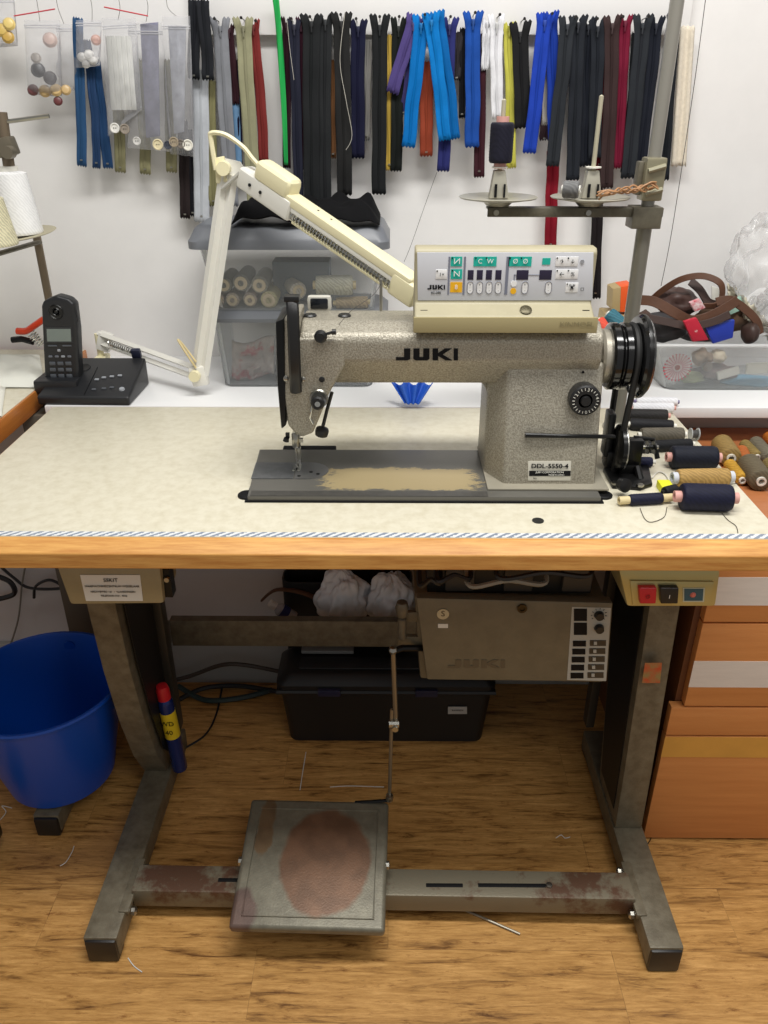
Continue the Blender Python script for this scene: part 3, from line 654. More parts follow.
# control panel on the top
YP = 1.150
pan = MB()
zb = ay(500,332,YA-.012).z
p_sec = [(YA-.012,zb),(YA-.012,ay(500,317,YA-.012).z),(YP,ay(500,303,YP).z),(YP,ay(500,250,YP).z-.003),(YP+.006,ay(500,248,YP).z),(YP+.03,ay(500,248,YP).z),(YP+.05,zb+.03),(YP+.05,zt_+.012),(YA+.02,zt_+.012),(YA+.01,zb)]
BEIGE = M('panel_beige', (168,160,132), .45, var=.05, vscale=20)
BEIGE2 = M('panel_front_beige', (164,152,112), .42)
cpx0, cpx1 = ay(415,255,YP).x, ay(597.5,255,YP).x
cp = pan.prism([(cpx0,y,z) for y,z in p_sec], (cpx1-cpx0,0,0), .0035, 3).build('control_panel', BEIGE, mach)
P_ = lambda zx, zy: (400+zx*.2865, 230+zy*.2865)
def pl(name, x0, y0, x1, y1, mat, d=.0012, r=0, par=cp):
    a, b = ay(*P_(x0,y0), YP-d), ay(*P_(x1,y1), YP-d)
    mb = MB()
    if r: mb.rbox((a.x,a.y,b.z), (b.x,a.y+.001,a.z), .0004)
    else: mb.box((a.x,a.y,b.z), (b.x,a.y+.0008,a.z))
    return mb.build(name, mat, par)
MB().prism([ay(*P_(60,78),YP-.0006), ay(*P_(676,78),YP-.0006), ay(*P_(672,246),YP-.0006), ay(*P_(62,246),YP-.0006)], (0,.002,0), .0005).build('panel_fascia', M('fascia_grey', (206,208,214), .35), mach and cp)
TEAL, YEL, DSP = M('teal_print', (30,178,160), .4), M('yellow_print', (238,180,30), .4), M('display_dark', (44,38,60), .12)
WB = M('button_white', (236,236,236), .4); GR = M('line_grey', (120,124,140), .5)
for b in ((178,93,216,127),(178,137,216,171),(258,93,336,127),(380,93,458,127),(498,98,524,121)): pl('printed_key', *b, TEAL)
pl('printed_key', 176,182,216,218, YEL)
for b in ((125,138,163,171),(545,93,582,127),(584,93,620,127),(545,138,582,171),(584,138,620,171),(580,184,620,218)): pl('key_button', *b, WB, r=1)
for x in (237,269,301,334): pl('digit_window', x,140,x+19,174, DSP, r=1)
pl('digit_window', 408,140,447,174, DSP, r=1); pl('digit_window', 488,140,528,174, DSP, r=1)
for x in (170,224,373): pl('divider_line', x,93,x+.6,226, GR, r=0)
pl('divider_line', 447,156,488,157.5, GR); pl('divider_line', 398,156,408,157.5, GR); pl('divider_line', 398,156,399.5,180, GR)
for x in (245,278,311,343,436,518):
    a, b = ay(*P_(x-9,180), YP-.0012), ay(*P_(x+9,222), YP-.0012)
    pts = []; r = (b.x-a.x)/2; cx = (a.x+b.x)/2
    for i in range(9): t = PI*i/8; pts.append((cx+r*math.cos(t), a.y, a.z-r+r*math.sin(t)))
    for i in range(9): t = PI+PI*i/8; pts.append((cx+r*math.cos(t), a.y, b.z+r+r*math.sin(t)))
    ov = MB().prism(pts, (0,.0008,0)).build('rocker_key', WB, cp)
    rg = MB().tube([V(p)-V((0,.0002,0)) for p in pts], .00045, 5, closed=True).build('key_outline', M('outline_grey', (120,120,130), .5), ov)
    for yy, s in ((192,'+'),(211,'-')): text(s, .005, ay(*P_(x,yy), YP-.0022), INK, ov)
for (x,y,mt_) in ((397,187,WB),(395,213,YEL),(636,110,M('knob_grey', (150,152,158), .4))):
    MB().lathe([(0,0),(.0042 if x<600 else .0028,0),(.0042 if x<600 else .0028,.001),(0,.001)], ay(*P_(x,y), YP-.0006), (0,-1,0), 18).build('round_key', mt_, cp)
# symbols on keys
def sym(s, x, y, size=.010, mat=INK, sx=1): text(s, size, ay(*P_(x,y), YP-.0024), mat, cp, sx=sx, name='symbol')
sym('N', 199,110,.011,WB,-1.2); sym('N', 198,154,.011,WB,1.2); sym('8', 196,200,.009,WB); sym('C', 280,110,.009,WB); sym('W', 315,110,.009,WB); sym('\u00d8', 403,110,.009,WB); sym('\u00d8', 438,110,.009,WB)
sym('1\u00d7', 146,156,.007); sym('\u2191', 565,111,.008); sym('\u2193', 603,111,.008); sym('\u2190', 565,155,.009); sym('%', 603,155,.008); sym('\u2702', 600,201,.009); sym('\u00d7', 601,201,.010); sym('\u25a1', 636,208,.006)
for (x,y) in ((265,98),(302,98),(385,98),(424,98),(183,98),(183,142),(549,98),(588,98),(549,142),(588,142),(584,189),(130,143)):
    MB().lathe([(0,0),(.0011,0),(.0011,.0005),(0,.0005)], ay(*P_(x,y), YP-.0016), (0,-1,0), 8).build('key_lamp', INK, cp)
juki(427.5,445,285,289.5,YP-.0012, INK, cp, .0006); text('SC-380', .0048, ay(436,293,YP-.0012), INK, cp)
# ledge emblem, seam and raised letters
yl = (YA-.012+YP-.002)/2
MB().lathe([(0,0),(.0085,0),(.006,.0012),(0,.0012)], ay(526,309.5,yl-.002), (0,-.5,.8), 20).build('emblem', M('emblem_dark', (80,74,54), .4, .5), cp)
for x in (424, 586): MB().cbox(ay(x,310.5,yl), (.010,.001,.0015)).build('ledge_slot', INK, cp)
MB().rbox((cpx0-.0015,YA-.0145,zb-.001), (cpx1+.005,YA-.009,ay(500,317.5,YA-.0145).z), .0015).build('lower_trim', BEIGE2, cp)
text('KINMOEL', .010, ay(577,324.5,YA-.0152), M('raised_letters', (142,132,98), .4), cp, sx=1.15)

# handwheel with pulley
wc = V((0, YA+.06, ay(620,362,YA+.03).z))
wx = lambda px_: ay(px_,362,YA+.03).x
MB().lathe([(.038,0),(.042,.004),(.040,wx(618)-wx(602))], (wx(602),wc.y,wc.z), (1,0,0), 40).build('pulley_neck', M('neck_grey', (176,170,156), .35, .4), mach)
xs = wx(611)
pr = [(.0,0),(.047,0),(.051,.003),(.051,.012),(.047,.014),(.047,.018),(.051,.020),(.051,.028),(.046,.031),(.044,.036),(.046,.041),(.060,.043),(.063,.047),(.063,.054),(.059,.058),(.048,.059),(.046,.054),(.020,.052),(.018,.060),(0,.060)]
MB().lathe(pr, (xs,wc.y,wc.z), (1,0,0), 56).build('handwheel', M('gloss_black', (20,20,21), .16, .2, coat=.4), mach)
MB().lathe([(.0485,0),(.0495,.001),(.0485,.002)], (xs+.0145,wc.y,wc.z), (1,0,0), 48, cap=False).lathe([(.0635,.0),(.0640,.003),(.0635,.006)], (xs+.0475,wc.y,wc.z), (1,0,0), 48, cap=False).build('wheel_trim', DKMET, mach)
# belt round the pulley groove, down through the tabletop
bx = xs+.036
path = []
for i in range(17):
    t = math.radians(-10 + 200*i/16); path.append((bx, wc.y+math.cos(t)*.047, wc.z+math.sin(t)*.047))
path = [(bx-.004, wc.y+.040, T+.001)] + path + [(bx-.004, wc.y-.030, T+.05), (bx-.006, wc.y-.022, T+.001)]
MB().tube(path, .0052, 8).build('drive_belt', M('rubber', (24,24,24), .6), mach)

# bobbin winder beside column, screwed to the table
bw = thing('bobbin_winder', az(628,480,T), 'black bobbin winder with a small wheel on the table under the handwheel', 'bobbin winder')
MB().prism([az(603,472,T),az(612,489,T),az(640,491,T),az(652,487,T),az(648,468,T),az(610,458,T)], (0,0,.007), .002).build('base_plate', DKMET, bw)
w0 = V((ay(616,445,1.17).x, 1.17, ay(625,447,1.17).z))
MB().lathe([(0,0),(.030,0),(.036,.003),(.037,.010),(.030,.014),(.010,.014),(.010,.018),(0,.018)], w0, (1,0,0), 36).build('winder_wheel', M('wheel_black', (30,30,30), .25, .5), bw)
MB().lathe([(.0375,0),(.0378,.001),(.0375,.002)], w0+V((.009,0,0)), (1,0,0), 40, cap=False).build('rim_line', STEEL, bw)
MB().crbox(w0+V((.030,.004,-.012)), (.026,.020,.050), .003).crbox(w0+V((.026,.004,-.036)), (.034,.028,.014), .003).build('bracket', DKMET, bw)
MB().crbox(w0+V((-.006,.03,.012)), (.012,.03,.075), .004).crbox(w0+V((.004,.026,-.03)), (.024,.03,.03), .004).build('tension_arm', BLACK, bw)
MB().lathe([(.0035,0),(.0035,.05),(.003,.052)], w0+V((.016,0,0)), (1,0,0), 12).build('spindle', STEEL, bw)
MB().lathe([(0,0),(.011,0),(.011,.002),(.004,.002),(.004,.010),(.011,.010),(.011,.012),(0,.012)], w0+V((.050,0,0)), (1,0,0), 20).build('winding_bobbin', DKMET, bw)
MB().tube([w0+V((.036,-.01,-.03)), w0+V((.04,-.03,-.05))], .006, 8).tube([w0+V((.03,.01,.012)), w0+V((.062,.012,.008)), w0+V((.07,.0,-.02))], .004, 8).build('latch_lever', DKMET, bw)
for (x,y) in ((615,484),(640,486)): MB().lathe([(.006,0),(.006,.003),(0,.004)], az(x,y,T+.007), n=6).build('screw', STEEL, bw)
MB().lathe([(0,0),(.010,0),(.011,.012),(0,.014)], az(621,484,T+.018), (.4,-1,.2), 16).build('adjusting_knob', BLACK, bw)
# ---------------------------------------------------------------- thread spools
CORE = M('spool_core_pink', (214,160,150), .5); COREW = M('spool_core_white', (225,222,212), .5); COREB = M('spool_core_cream', (214,196,150), .5)
def spool(a, b, r, col, label, group=None, core=COREW, cr=None, ext=.006, name='thread_spool', cat='thread spool', taper=1.0, stripes=None, cap=None, hole=True):
    """thread wound on a tube between a and b; the tube sticks out at both ends"""
    a, b = V(a), V(b); d = b-a; L = d.length; d.normalize()
    cr = cr or r*.42
    lo = min(a.z, b.z)-r
    t = thing(name, ((a.x+b.x)/2, (a.y+b.y)/2, lo), label, cat, group)
    n = max(10, int(L/.0022)); prof = [(cr,0),(r*.9,.0005)]
    for i in range(n+1):
        u = i/n; rr = (r*taper)*(1-u) + r*u
        prof.append((rr*(1-.05*math.exp(-min(u,1-u)*26)) + (.00035 if i % 2 else 0), .002+(L-.004)*u))
    prof += [(r*.9,L-.0005),(cr,L)]
    MB().lathe(prof, a, d, 28, cap=False).build('thread', threadmat('thread_%d_%d_%d' % col, col), t, angle=60)
    MB().lathe([(cr*.62,-ext),(cr,-ext),(cr,L+ext),(cr*.62,L+ext),(cr*.6,L*.5),(cr*.62,-ext)], a, d, 22, cap=False).build('tube', core, t)
    return t
def lie(x0, y0, x1, y1, r, z=T):
    return az(x0, y0, z+r), az(x1, y1, z+r)
NAVY = (20,22,46); BLK = (24,25,29)
def tsp(x0,y0,x1,y1,rpx,col,label,core=COREW,z=T,**k):
    zc = ((az((x0+x1)/2,(y0+y1)/2,z)-V((0,0,H))).dot(RM @ V((0,0,-1))))
    r = rpx/790*zc
    a, b = lie(x0,y0,x1,y1,r,z)
    return spool(a, b, r, col, label, core=core, **k)
tsp(681,496.5,731,498,13.2,NAVY,'large navy spool with pink core ends near the front right of the tabletop',CORE,ext=.010)
tsp(677,478,728,477,8.8,(176,142,84),'tan gold thread spool with white flanged ends behind the large navy spool',M('core_bluewhite',(200,204,212),.4),ext=.008,cr=.0095)
tsp(671,457,716,457.5,11,(20,24,38),'blue-black spool between the tan gold spool and the bobbin winder',CORE,ext=.008)
tsp(640,447,691,444,5.6,BLK,'thin black spool lying behind the blue-black spool')
tsp(641,435,683,434.5,7,(98,92,80),'grey brown spool beside a clear bobbin on the tabletop')
tsp(630,424,673,426,5.8,(24,24,28),'black spool, the nearer of two behind the grey brown spool')
tsp(628,415,667,415.5,6,(40,38,38),'charcoal black spool with pink core in front of the two white spools',CORE,ext=.006)
tsp(632,408,673,408,5.2,(226,226,230),'white thread spool directly behind the charcoal black spool',CORE,ext=.005)
tsp(636,401.5,677,402,4.6,(236,236,240),'white thread spool farthest back on the tabletop',M('core_purple',(120,110,150),.4),ext=.004)
tsp(629,500,662,498,5.6,(24,26,50),'small slim navy reel with pale wooden end lying toward the table front',COREB,ext=.016,cr=.0062)
tsp(664,492,676,489,5,(26,26,30),'short black bobbin squeezed against the tan gold spool',BLACK,ext=.004)
tsp(636,462,652,462,5,(26,30,60),'small dark blue spool tucked behind the bobbin winder arm')
# clear bobbin
a = az(690,434,T+.012); b = a+V((.016,0,0))
cbn = thing('bobbin', a-V((0,0,.012)), 'clear plastic bobbin at the end of the grey brown spool', 'bobbin')
MB().lathe([(.003,0),(.011,0),(.011,.0015),(.004,.0015),(.004,.013),(.011,.013),(.011,.0145),(.003,.0145)], a, (1,0,0), 24).build('bobbin_body', M('clear_grey', (170,172,170), .2), cbn)
MB().lathe([(.004,.002),(.007,.002),(.007,.0125),(.004,.0125)], a, (1,0,0), 20).build('thread', M('dk_thread', (60,58,56), .6), cbn)
yt = MB().rbox(az(661,494,T+.0), az(668,486.5,T+.0)+V((0,0,.012)), .001).build('paper_tag', M('yellow_tag', (224,222,40), .5)); tag(yt, 'small bright yellow tag between the slim navy reel and short black bobbin', 'tag')
# loose threads
TH = M('loose_thread', (70,62,52), .7)
rope('loose_thread', [az(x,y,T+.001) for x,y in ((640,508),(645,519),(652,522),(664,517),(667,507))], .0005, TH, 'grey thread curling in front of the slim navy reel', 'thread')
rope('loose_thread', [az(x,y,T+.001) for x,y in ((722,513),(728,520),(736,526),(738,533))], .0005, TH, 'fine thread trailing from the large navy spool to the table edge', 'thread')
rope('loose_thread', [az(x,y,T+.001) for x,y in ((730,484),(738,483),(744,480))], .0005, TH, 'short thread end at the right end of the tan gold spool', 'thread')
rope('white_string', [az(x,y,T+.002) for x,y in ((652,478),(658,472),(665,474),(670,482))], .0012, M('string_white',(210,206,196),.7), 'short white string loop between bobbin winder and tan gold spool', 'string')

# ---------------------------------------------------------------- drawer cabinet at right
XC = .513; YCf = 1.111; ZC = .70
CAB = woodmat('cabinet_wood', (214,146,84), (194,124,66), 20, 'x', .5, .1, (.2,.8))
CABD = M('cabinet_side', (110,64,34), .5, var=.1, vscale=20)
cab = thing('drawer_cabinet', (XC+.35,YCf+.24,0), 'brown wooden drawer cabinet with white strips, right of the sewing table', 'cabinet')
MB().rbox((XC+.012,YCf+.02,.0), (XC+.75,1.588,ZC-.015), .002).build('carcass', CABD, cab)
MB().rbox((XC+.004,YCf+.005,ZC-.015), (XC+.75,1.588,ZC), .002).build('cabinet_top', woodmat('cabinet_top_wood', (186,120,74), (166,100,58), 16, 'x', .45, .2, (.2,.8)), cab)
zl = lambda y: ay(700, y, YCf).z
CABY = M('pale_yellow_veneer', (212,158,72), .5, var=.06, vscale=14)
def drawer(z0, z1, x0):
    return MB().rbox((x0,YCf,z0+.002), (XC+.75,YCf+.019,z1-.002), .0015).build('drawer', CAB, cab)
for (ya,yb,x0) in ((538,623,XC+.022),(623,707,XC+.022),(707,736,XC),(736,838,XC)):
    z1 = ZC-.018 if ya == 538 else zl(ya); z0 = .003 if yb == 838 else zl(yb)
    d_ = drawer(z0, z1, x0)
    if ya == 538: tg = (577,605)
    elif ya == 623: tg = (661,687)
    elif ya == 736: tg = (737,757)
    else: tg = None
    if tg:
        o = MB().box((x0-.0005,YCf-.0008,zl(tg[1])), (XC+.75,YCf-.0001,min(zl(tg[0]), z1-.002))).build('label_strip', CABY if ya==736 else M('white_strip', (222,214,206), .5, var=.06, vscale=12, stretch=(1,1,8)), d_)
        if ya == 623: tag(o, 'torn white paper strip')
p = az(741,0,0)
# spools lying on the cabinet top
def csp(x0,y0,x1,y1,rpx,col,label,**k): return tsp(x0,y0,x1,y1,rpx,col,label,z=ZC,ext=.004,cr=k.pop('cr',None) or .0085,**k)
csp(721,443,731,458,10,(148,122,72),'fat olive tan spool on the cabinet nearest the sewing table edge')
csp(729,464,742,480,6.2,(196,150,54),'mustard striped spool below the fat olive tan spool on the cabinet',cr=.006)
csp(741,450,747,463,6,(184,104,52),'orange spool between the olive spools on the cabinet',cr=.006)
csp(744,444,757,457,5.5,(140,120,70),'thin olive spool beside the orange spool on the cabinet',cr=.006)
csp(755,442,770,459,7,(112,106,90),'grey olive spool at the back of the cabinet top',cr=.006)
csp(748,463,761,481,11,(104,94,74),'large grey brown spool with white core at the front of the cabinet top')
csp(768,436,778,446,6,(190,112,44),'orange spool cut off by the right edge of the photo',cr=.006)
csp(769,464,781,478,8.5,(128,110,66),'olive spool right of the large grey brown spool',cr=.007)

# ---------------------------------------------------------------- storage bins on the ledge, left
YB = 1.60
def trans_box(x0t,x1t,zt,x0b,x1b,zb_,y0,y1,th=.003,taper=.012):
    """open box with sloping sides, walls th thick"""
    mb = MB()
    def ring(x0,x1,ya,yb,z,r=.022,n=5):
        pts = []
        for cx,cy,a0 in ((x1-r,yb-r,0),(x0+r,yb-r,90),(x0+r,ya+r,180),(x1-r,ya+r,270)):
            for i in range(n+1):
                t = math.radians(a0+90*i/n); pts.append(V((cx+r*math.cos(t),cy+r*math.sin(t),z)))
        return pts
    o1,o2 = ring(x0b,x1b,y0+taper,y1-taper,zb_), ring(x0t,x1t,y0,y1,zt)
    i2,i1 = ring(x0t+th,x1t-th,y0+th,y1-th,zt), ring(x0b+th,x1b-th,y0+taper+th,y1-taper-th,zb_+th)
    n = len(o1); vs = o1+o2+i2+i1; fs = [tuple(range(n))[::-1]]
    for k in range(3):
        for j in range(n): fs.append((k*n+j,k*n+(j+1)%n,(k+1)*n+(j+1)%n,(k+1)*n+j))
    fs.append(tuple(3*n+j for j in range(n)))
    mb.add(vs, fs); return mb
def rlid(x0,x1,y0,y1,z0,z1,r=.025,inset=.012):
    mb = MB(); n=5
    def ring(x0,x1,ya,yb,z,r):
        pts=[]
        for cx,cy,a0 in ((x1-r,yb-r,0),(x0+r,yb-r,90),(x0+r,ya+r,180),(x1-r,ya+r,270)):
            for i in range(n+1):
                t = math.radians(a0+90*i/n); pts.append(V((cx+r*math.cos(t),cy+r*math.sin(t),z)))
        return pts
    h = z1-z0
    rs = [ring(x0,x1,y0,y1,z0,r), ring(x0,x1,y0,y1,z0+h*.35,r), ring(x0+.004,x1-.004,y0+.004,y1-.004,z0+h*.5,r), ring(x0+inset,x1-inset,y0+inset,y1-inset,z0+h*.9,r), ring(x0+inset+.006,x1-inset-.006,y0+inset+.006,y1-inset-.006,z1,r*.8)]
    m = len(rs[0]); vs=[p for q in rs for p in q]; fs=[tuple(range(m))[::-1], tuple((len(rs)-1)*m+j for j in range(m))]
    for k in range(len(rs)-1):
        for j in range(m): fs.append((k*m+j,k*m+(j+1)%m,(k+1)*m+(j+1)%m,(k+1)*m+j))
    return mb.add(vs,fs)
BINM = clearmat('bin_plastic', (218,222,224), .09, .2)
LIDM = M('grey_lid', (112,115,121), .4)
y1b = YB+.185
A = lambda x,y: ay(x,y,YB)
zl0, zl1, zu0, zu1 = T, A(300,322).z, A(300,312).z, A(300,249).z
lo_bin = thing('storage_bin', (A(290,385).x, YB+.09, T), 'lower clear plastic storage bin with grey lid behind the machine head', 'storage bin')
trans_box(A(213,330).x, A(384,330).x, zl1, A(222,385).x, A(372,385).x, zl0, YB, y1b).build('bin_body', BINM, lo_bin)
rlid(A(210,322).x, A(388,322).x, YB-.006, y1b+.004, zl1, zu0).build('lid', M('lower_lid', (104,107,112), .4), lo_bin)
up_bin = thing('storage_bin', (A(290,312).x, YB+.09, zu0), 'upper clear plastic storage bin full of thread cones under a grey lid', 'storage bin')
trans_box(A(198,255).x, A(382,255).x, zu1, A(215,311).x, A(374,311).x, zu0+.001, YB, y1b).build('bin_body', BINM, up_bin)
rlid(A(187,245).x, A(390,245).x, YB-.012, y1b+.01, zu1, zu1+.04).build('lid', LIDM, up_bin)
# cones in the upper bin
cones = [(224,285,8.2,'left'),(241,283,9,'second'),(259.5,285,9,'third'),(217.5,300,7,''),(232.5,300,7.4,''),(250,300,7.4,''),(269,300,9,'')]
nm = ['grey cone of thread at the top left of the pile in the upper bin','grey cone, middle of the top row in the upper bin','grey cone, third from left in the top row of the upper bin','pinkish cone at the left of the bottom row in the upper bin','pinkish cone, second in the bottom row of the upper bin','brownish cone, third in the bottom row of the upper bin','yellowish cone with dark centre in the bottom row of the upper bin']
cc_ = [(140,138,132),(132,130,126),(150,148,140),(176,160,148),(176,164,152),(160,146,136),(198,190,150)]
DK = M('cone_hole', (50,42,34), .7)
for (x,y,r,_), l, c in zip(cones, nm, cc_):
    p = ay(x,y,YB+.026); rr = r/790*1.56*1.0
    t = thing('thread_cone', p-V((0,0,rr)), l, 'thread cone', 'thread cones lying in the upper bin')
    MB().lathe([(rr*.5,0),(rr*.94,.001),(rr,.006),(rr*.86,.10),(rr*.5,.104)], p, (.0,1,.02), 24).build('thread', threadmat('cone_%d_%d_%d'%c, c), t)
    MB().lathe([(rr*.34,-.004),(rr*.72,-.004),(rr*.72,.004),(rr*.5,.01),(rr*.34,.01)], p, (0,1,.02), 22, cap=False).build('cone_rim', M('cone_paper', (206,190,160), .6), t)
    MB().lathe([(0,.003),(rr*.36,.003)], p, (0,1,0), 16, cap=False).build('cone_hole', DK, t)
def hcone(x0,y0,x1,y1,r,col,label,yo=.03):
    a,b = ay(x0,y0,YB+yo), ay(x1,y1,YB+yo); return spool(a,b,r,col,label,core=COREB,name='thread_cone',cat='thread cone',taper=.92)
hcone(316,285,353,285,.020,(188,186,168),'cream thread cone lying sideways at the right of the upper bin')
hcone(336,303,368,302,.012,(178,158,124),'beige thread cone lying under the cream cone in the upper bin')
p = ay(298.5,291,YB+.03)
t = thing('thread_cone', p-V((0,0,.018)), 'white cone facing out in the middle of the upper bin', 'thread cone')
MB().lathe([(.008,0),(.0165,.001),(.0175,.006),(.015,.07),(.008,.072)], p, (-.35,1,0), 24).build('thread', threadmat('cone_w', (196,190,180)), t)
MB().lathe([(.006,-.003),(.012,-.003),(.012,.002),(.006,.004)], p, (-.35,1,0), 20, cap=False).build('cone_rim', M('cone_paper', (206,190,160), .6), t)
MB().lathe([(0,.001),(.0065,.001)], p, (-.35,1,0), 16, cap=False).build('cone_hole', DK, t)
tag(MB().rbox(ay(272,262,YB+.085), ay(330,300,YB+.085)+V((0,.06,0)), .004).build('fabric_bundle', M('slate_cloth', (92,104,118), .8)), 'slate blue bundle behind the cones in the upper bin', 'bundle')
# contents of the lower bin
tag(MB().grid(lambda u,v: ay(232+u*42,340+v*38+4*math.sin(u*5),YB+.04)+V((0,.012*noise.noise(V((u*5,v*5,1)))+.01*math.sin(u*PI),0)), 12,12).build('packet', M('packet_pattern', (150,140,134), .4, col2=(150,62,66), vscale=22, thr=(.38,.48)), solid=.004), 'red and white printed packet in the lower bin', 'packet')
tag(MB().grid(lambda u,v: ay(276+u*30,345+v*36,YB+.05)+V((0,.012*noise.noise(V((u*5,v*5,3))),0)), 10,10).build('cloth_scrap', M('dark_scrap', (84,82,86), .7, var=.3, vscale=30), solid=.006), 'dark grey scrap in the lower bin beside the red packet', 'cloth')
# black cloth thrown over the lid
def cloth(fn, nu, nv, name, mat, label, cat, solid=.003, sub=1):
    return tag(MB().grid(fn, nu, nv).build(name, mat, solid=solid, sub=sub, angle=180), label, cat)
zlt = zu1+.040
def f(u,v):
    x = 232+u*148; p = ay(x, 240, YB+.0)
    xx = p.x; yy = YB-.008+v*.17
    n = noise.noise(V((u*5,v*4,2)))
    h = .018+.016*abs(n)+.020*math.exp(-((u-.22)/.14)**2)+.010*math.sin(u*15+v*5)**2+.006*math.sin(u*27-v*7)+.014*u*math.exp(-((v-.7)/.5)**2)
    e = min(1, 14*min(u,1-u)); e2 = min(1, 9*min(v,1-v))
    return V((xx, yy + .01*noise.noise(V((u*7,v*2,5))), zlt+.004 + h*e*(.3+.7*e2)))
cloth(f, 28, 12, 'black_cloth', M('black_cloth', (13,13,15), .9, spec=.15), 'crumpled black cloth lying on the upper storage bin lid', 'cloth')
# blue folded umbrella-like cloth behind the machine arm
def f(u,v):
    a = ay(390+u*44, 386+4*abs(math.sin(u*PI*3)), 1.50); b = ay(405+u*14, 404, 1.475)
    p = a.lerp(b, v); return V((p.x, p.y + .010*math.sin(u*PI*6)*(1-v*.6), max(p.z, T+.006)+ (.012*(1-v))))
cloth(f, 36, 8, 'folded_cloth', M('bright_blue_cloth', (38,96,206), .55), 'bright blue pleated cloth lying behind the sewing machine arm', 'cloth', .002)

# ---------------------------------------------------------------- cordless phone
px = az(84,404,T)
ph = thing('phone_dock', (az(90,404,T).x, 1.58, T), 'black cordless phone base with grey keys at the back left of the table', 'phone base')
b0, b1, b2, b3 = az(38,405,T), az(130,406,T), ay(147,358,1.625), ay(60,358,1.625)
x0, x1 = b0.x, b1.x
x3 = b2.x
PLB = M('phone_black', (30,31,34), .42)
vs = [(x0,b0.y,T),(x1,b1.y,T),(x3-.004,1.63,T),(x0+.02,1.63,T),(x0,b0.y,T+.018),(x1,b1.y,T+.018),(x3-.004,1.63,b2.z),(x0+.02,1.63,b2.z)]
bmx = bmesh.new(); q = [bmx.verts.new(v) for v in vs]
for fcs in ((3,2,1,0),(4,5,6,7),(0,1,5,4),(1,2,6,5),(2,3,7,6),(3,0,4,7)): bmx.faces.new([q[i] for i in fcs])
bmesh.ops.bevel(bmx, geom=list(bmx.edges), offset=.005, segments=3, profile=.6, affect='EDGES')
MB().bm(bmx).build('base_shell', PLB, ph)
# plane of the sloped top for keys
pa, pb, pc = V((x0,b0.y,T+.018)), V((x1,b1.y,T+.018)), V((x3,1.63,b2.z))
nrm = (pb-pa).cross(pc-pa).normalized()
def onbase(x,y,h=.0):
    d = ray(x,y); o = V((0,0,H)); t = (pa-o).dot(nrm)/d.dot(nrm); return o+d*t+nrm*h
tl = Matrix.Rotation(math.atan2(-nrm.y, nrm.z),4,'X')
KEYG = M('key_grey', (150,154,160), .4)
for i,(kx,ky) in enumerate([(97,380),(104,378),(112,377),(120,376),(94,390),(104,389),(112,388)]):
    MB().crbox(onbase(kx,ky,.0012), (.009,.005,.003), .0012, tl).build('key', KEYG if i<4 else M('key_dark', (80,84,90), .4), ph)
MB().lathe([(0,0),(.006,0),(.005,.003),(0,.003)], onbase(122,389.5), nrm, 18).build('round_key', KEYG, ph)
MB().crbox(onbase(91,381,.0005), (.0015,.10,.0012), .0004, tl).build('groove', INK, ph)
MB().lathe([(0,0),(.014,0),(.013,.002),(.010,.001),(0,.001)], onbase(84,368), nrm, 24).build('speaker_ring', M('ph_dark', (20,20,22), .5), ph)
MB().crbox(onbase(137,356,.006), (.020,.012,.022), .004, tl).build('antenna_block', M('navy_plastic', (30,34,56), .35), ph)
cz = onbase(60,392,0)
MB().rbox((ay(40,392,1.55).x,1.525,T+.012), (ay(83,392,1.55).x,1.60,T+.040), .006).build('cradle', PLB, ph)
# handset stands in the cradle
YH = 1.562
hs = thing('cordless_phone', ay(62,392,YH), 'black cordless phone handset with keypad and grey screen standing in its base', 'phone handset')
hp = [(48,299),(56,295.5),(68,299),(74,304),(77,330),(79,372),(80,392),(75,397),(46,396),(45,392),(43,350),(41,306),(43,301)]
MB().prism([ay(x,y,YH-.012) for x,y in hp], (0,.030,0), .007, 4).build('handset_body', PLB, hs)
yk = YH-.0125
MB().lathe([(.012,.0),(.0135,.0012),(.0145,.0),(.0145,-.003),(.012,-.003)], ay(56,312,yk), (0,-1,0), 26).lathe([(.006,0),(.007,.001),(.008,0)], ay(56,312,yk), (0,-1,0), 20).lathe([(0,0),(.003,.0012),(.004,0)], ay(56,312,yk), (0,-1,0), 20).build('earpiece', M('ear_black', (16,16,17), .35), hs)
plateY('screen_bezel', [(45,327),(71.5,327),(72.5,343),(46,343)], yk-.0008, M('bezel', (40,42,46), .3), hs, .002)
plateY('screen', [(46.5,329),(70.5,329),(71.2,341.5),(47.3,341.5)], yk-.0015, M('lcd_grey', (116,126,122), .15), hs, .001)
for i in range(4):
    MB().crbox(ay(50.5+i*6.3,356.5,yk), (.0075,.004,.004), .0015).build('key', KEYG if i == 2 else M('key_mid', (104,108,116), .4), hs)
MB().crbox(ay(59,350.5,yk), (.006,.004,.005), .0015).build('key', KEYG, hs)
for r in range(5):
    for c_ in range(3):
        MB().crbox(ay(52.5+c_*8+r*.5,363.5+r*6.2,yk), (.012,.004,.0075), .0018).build('key', M('key_dark', (66,70,78), .4), hs)
for x in (50.5, 65): MB().crbox(ay(x+2,345.8,yk), (.018,.003,.003), .001).build('soft_key', M('key_dark', (66,70,78), .4), hs)
MB().crbox(ay(77,315,YH), (.004,.012,.025), .0015).build('side_switch', PLB, hs)

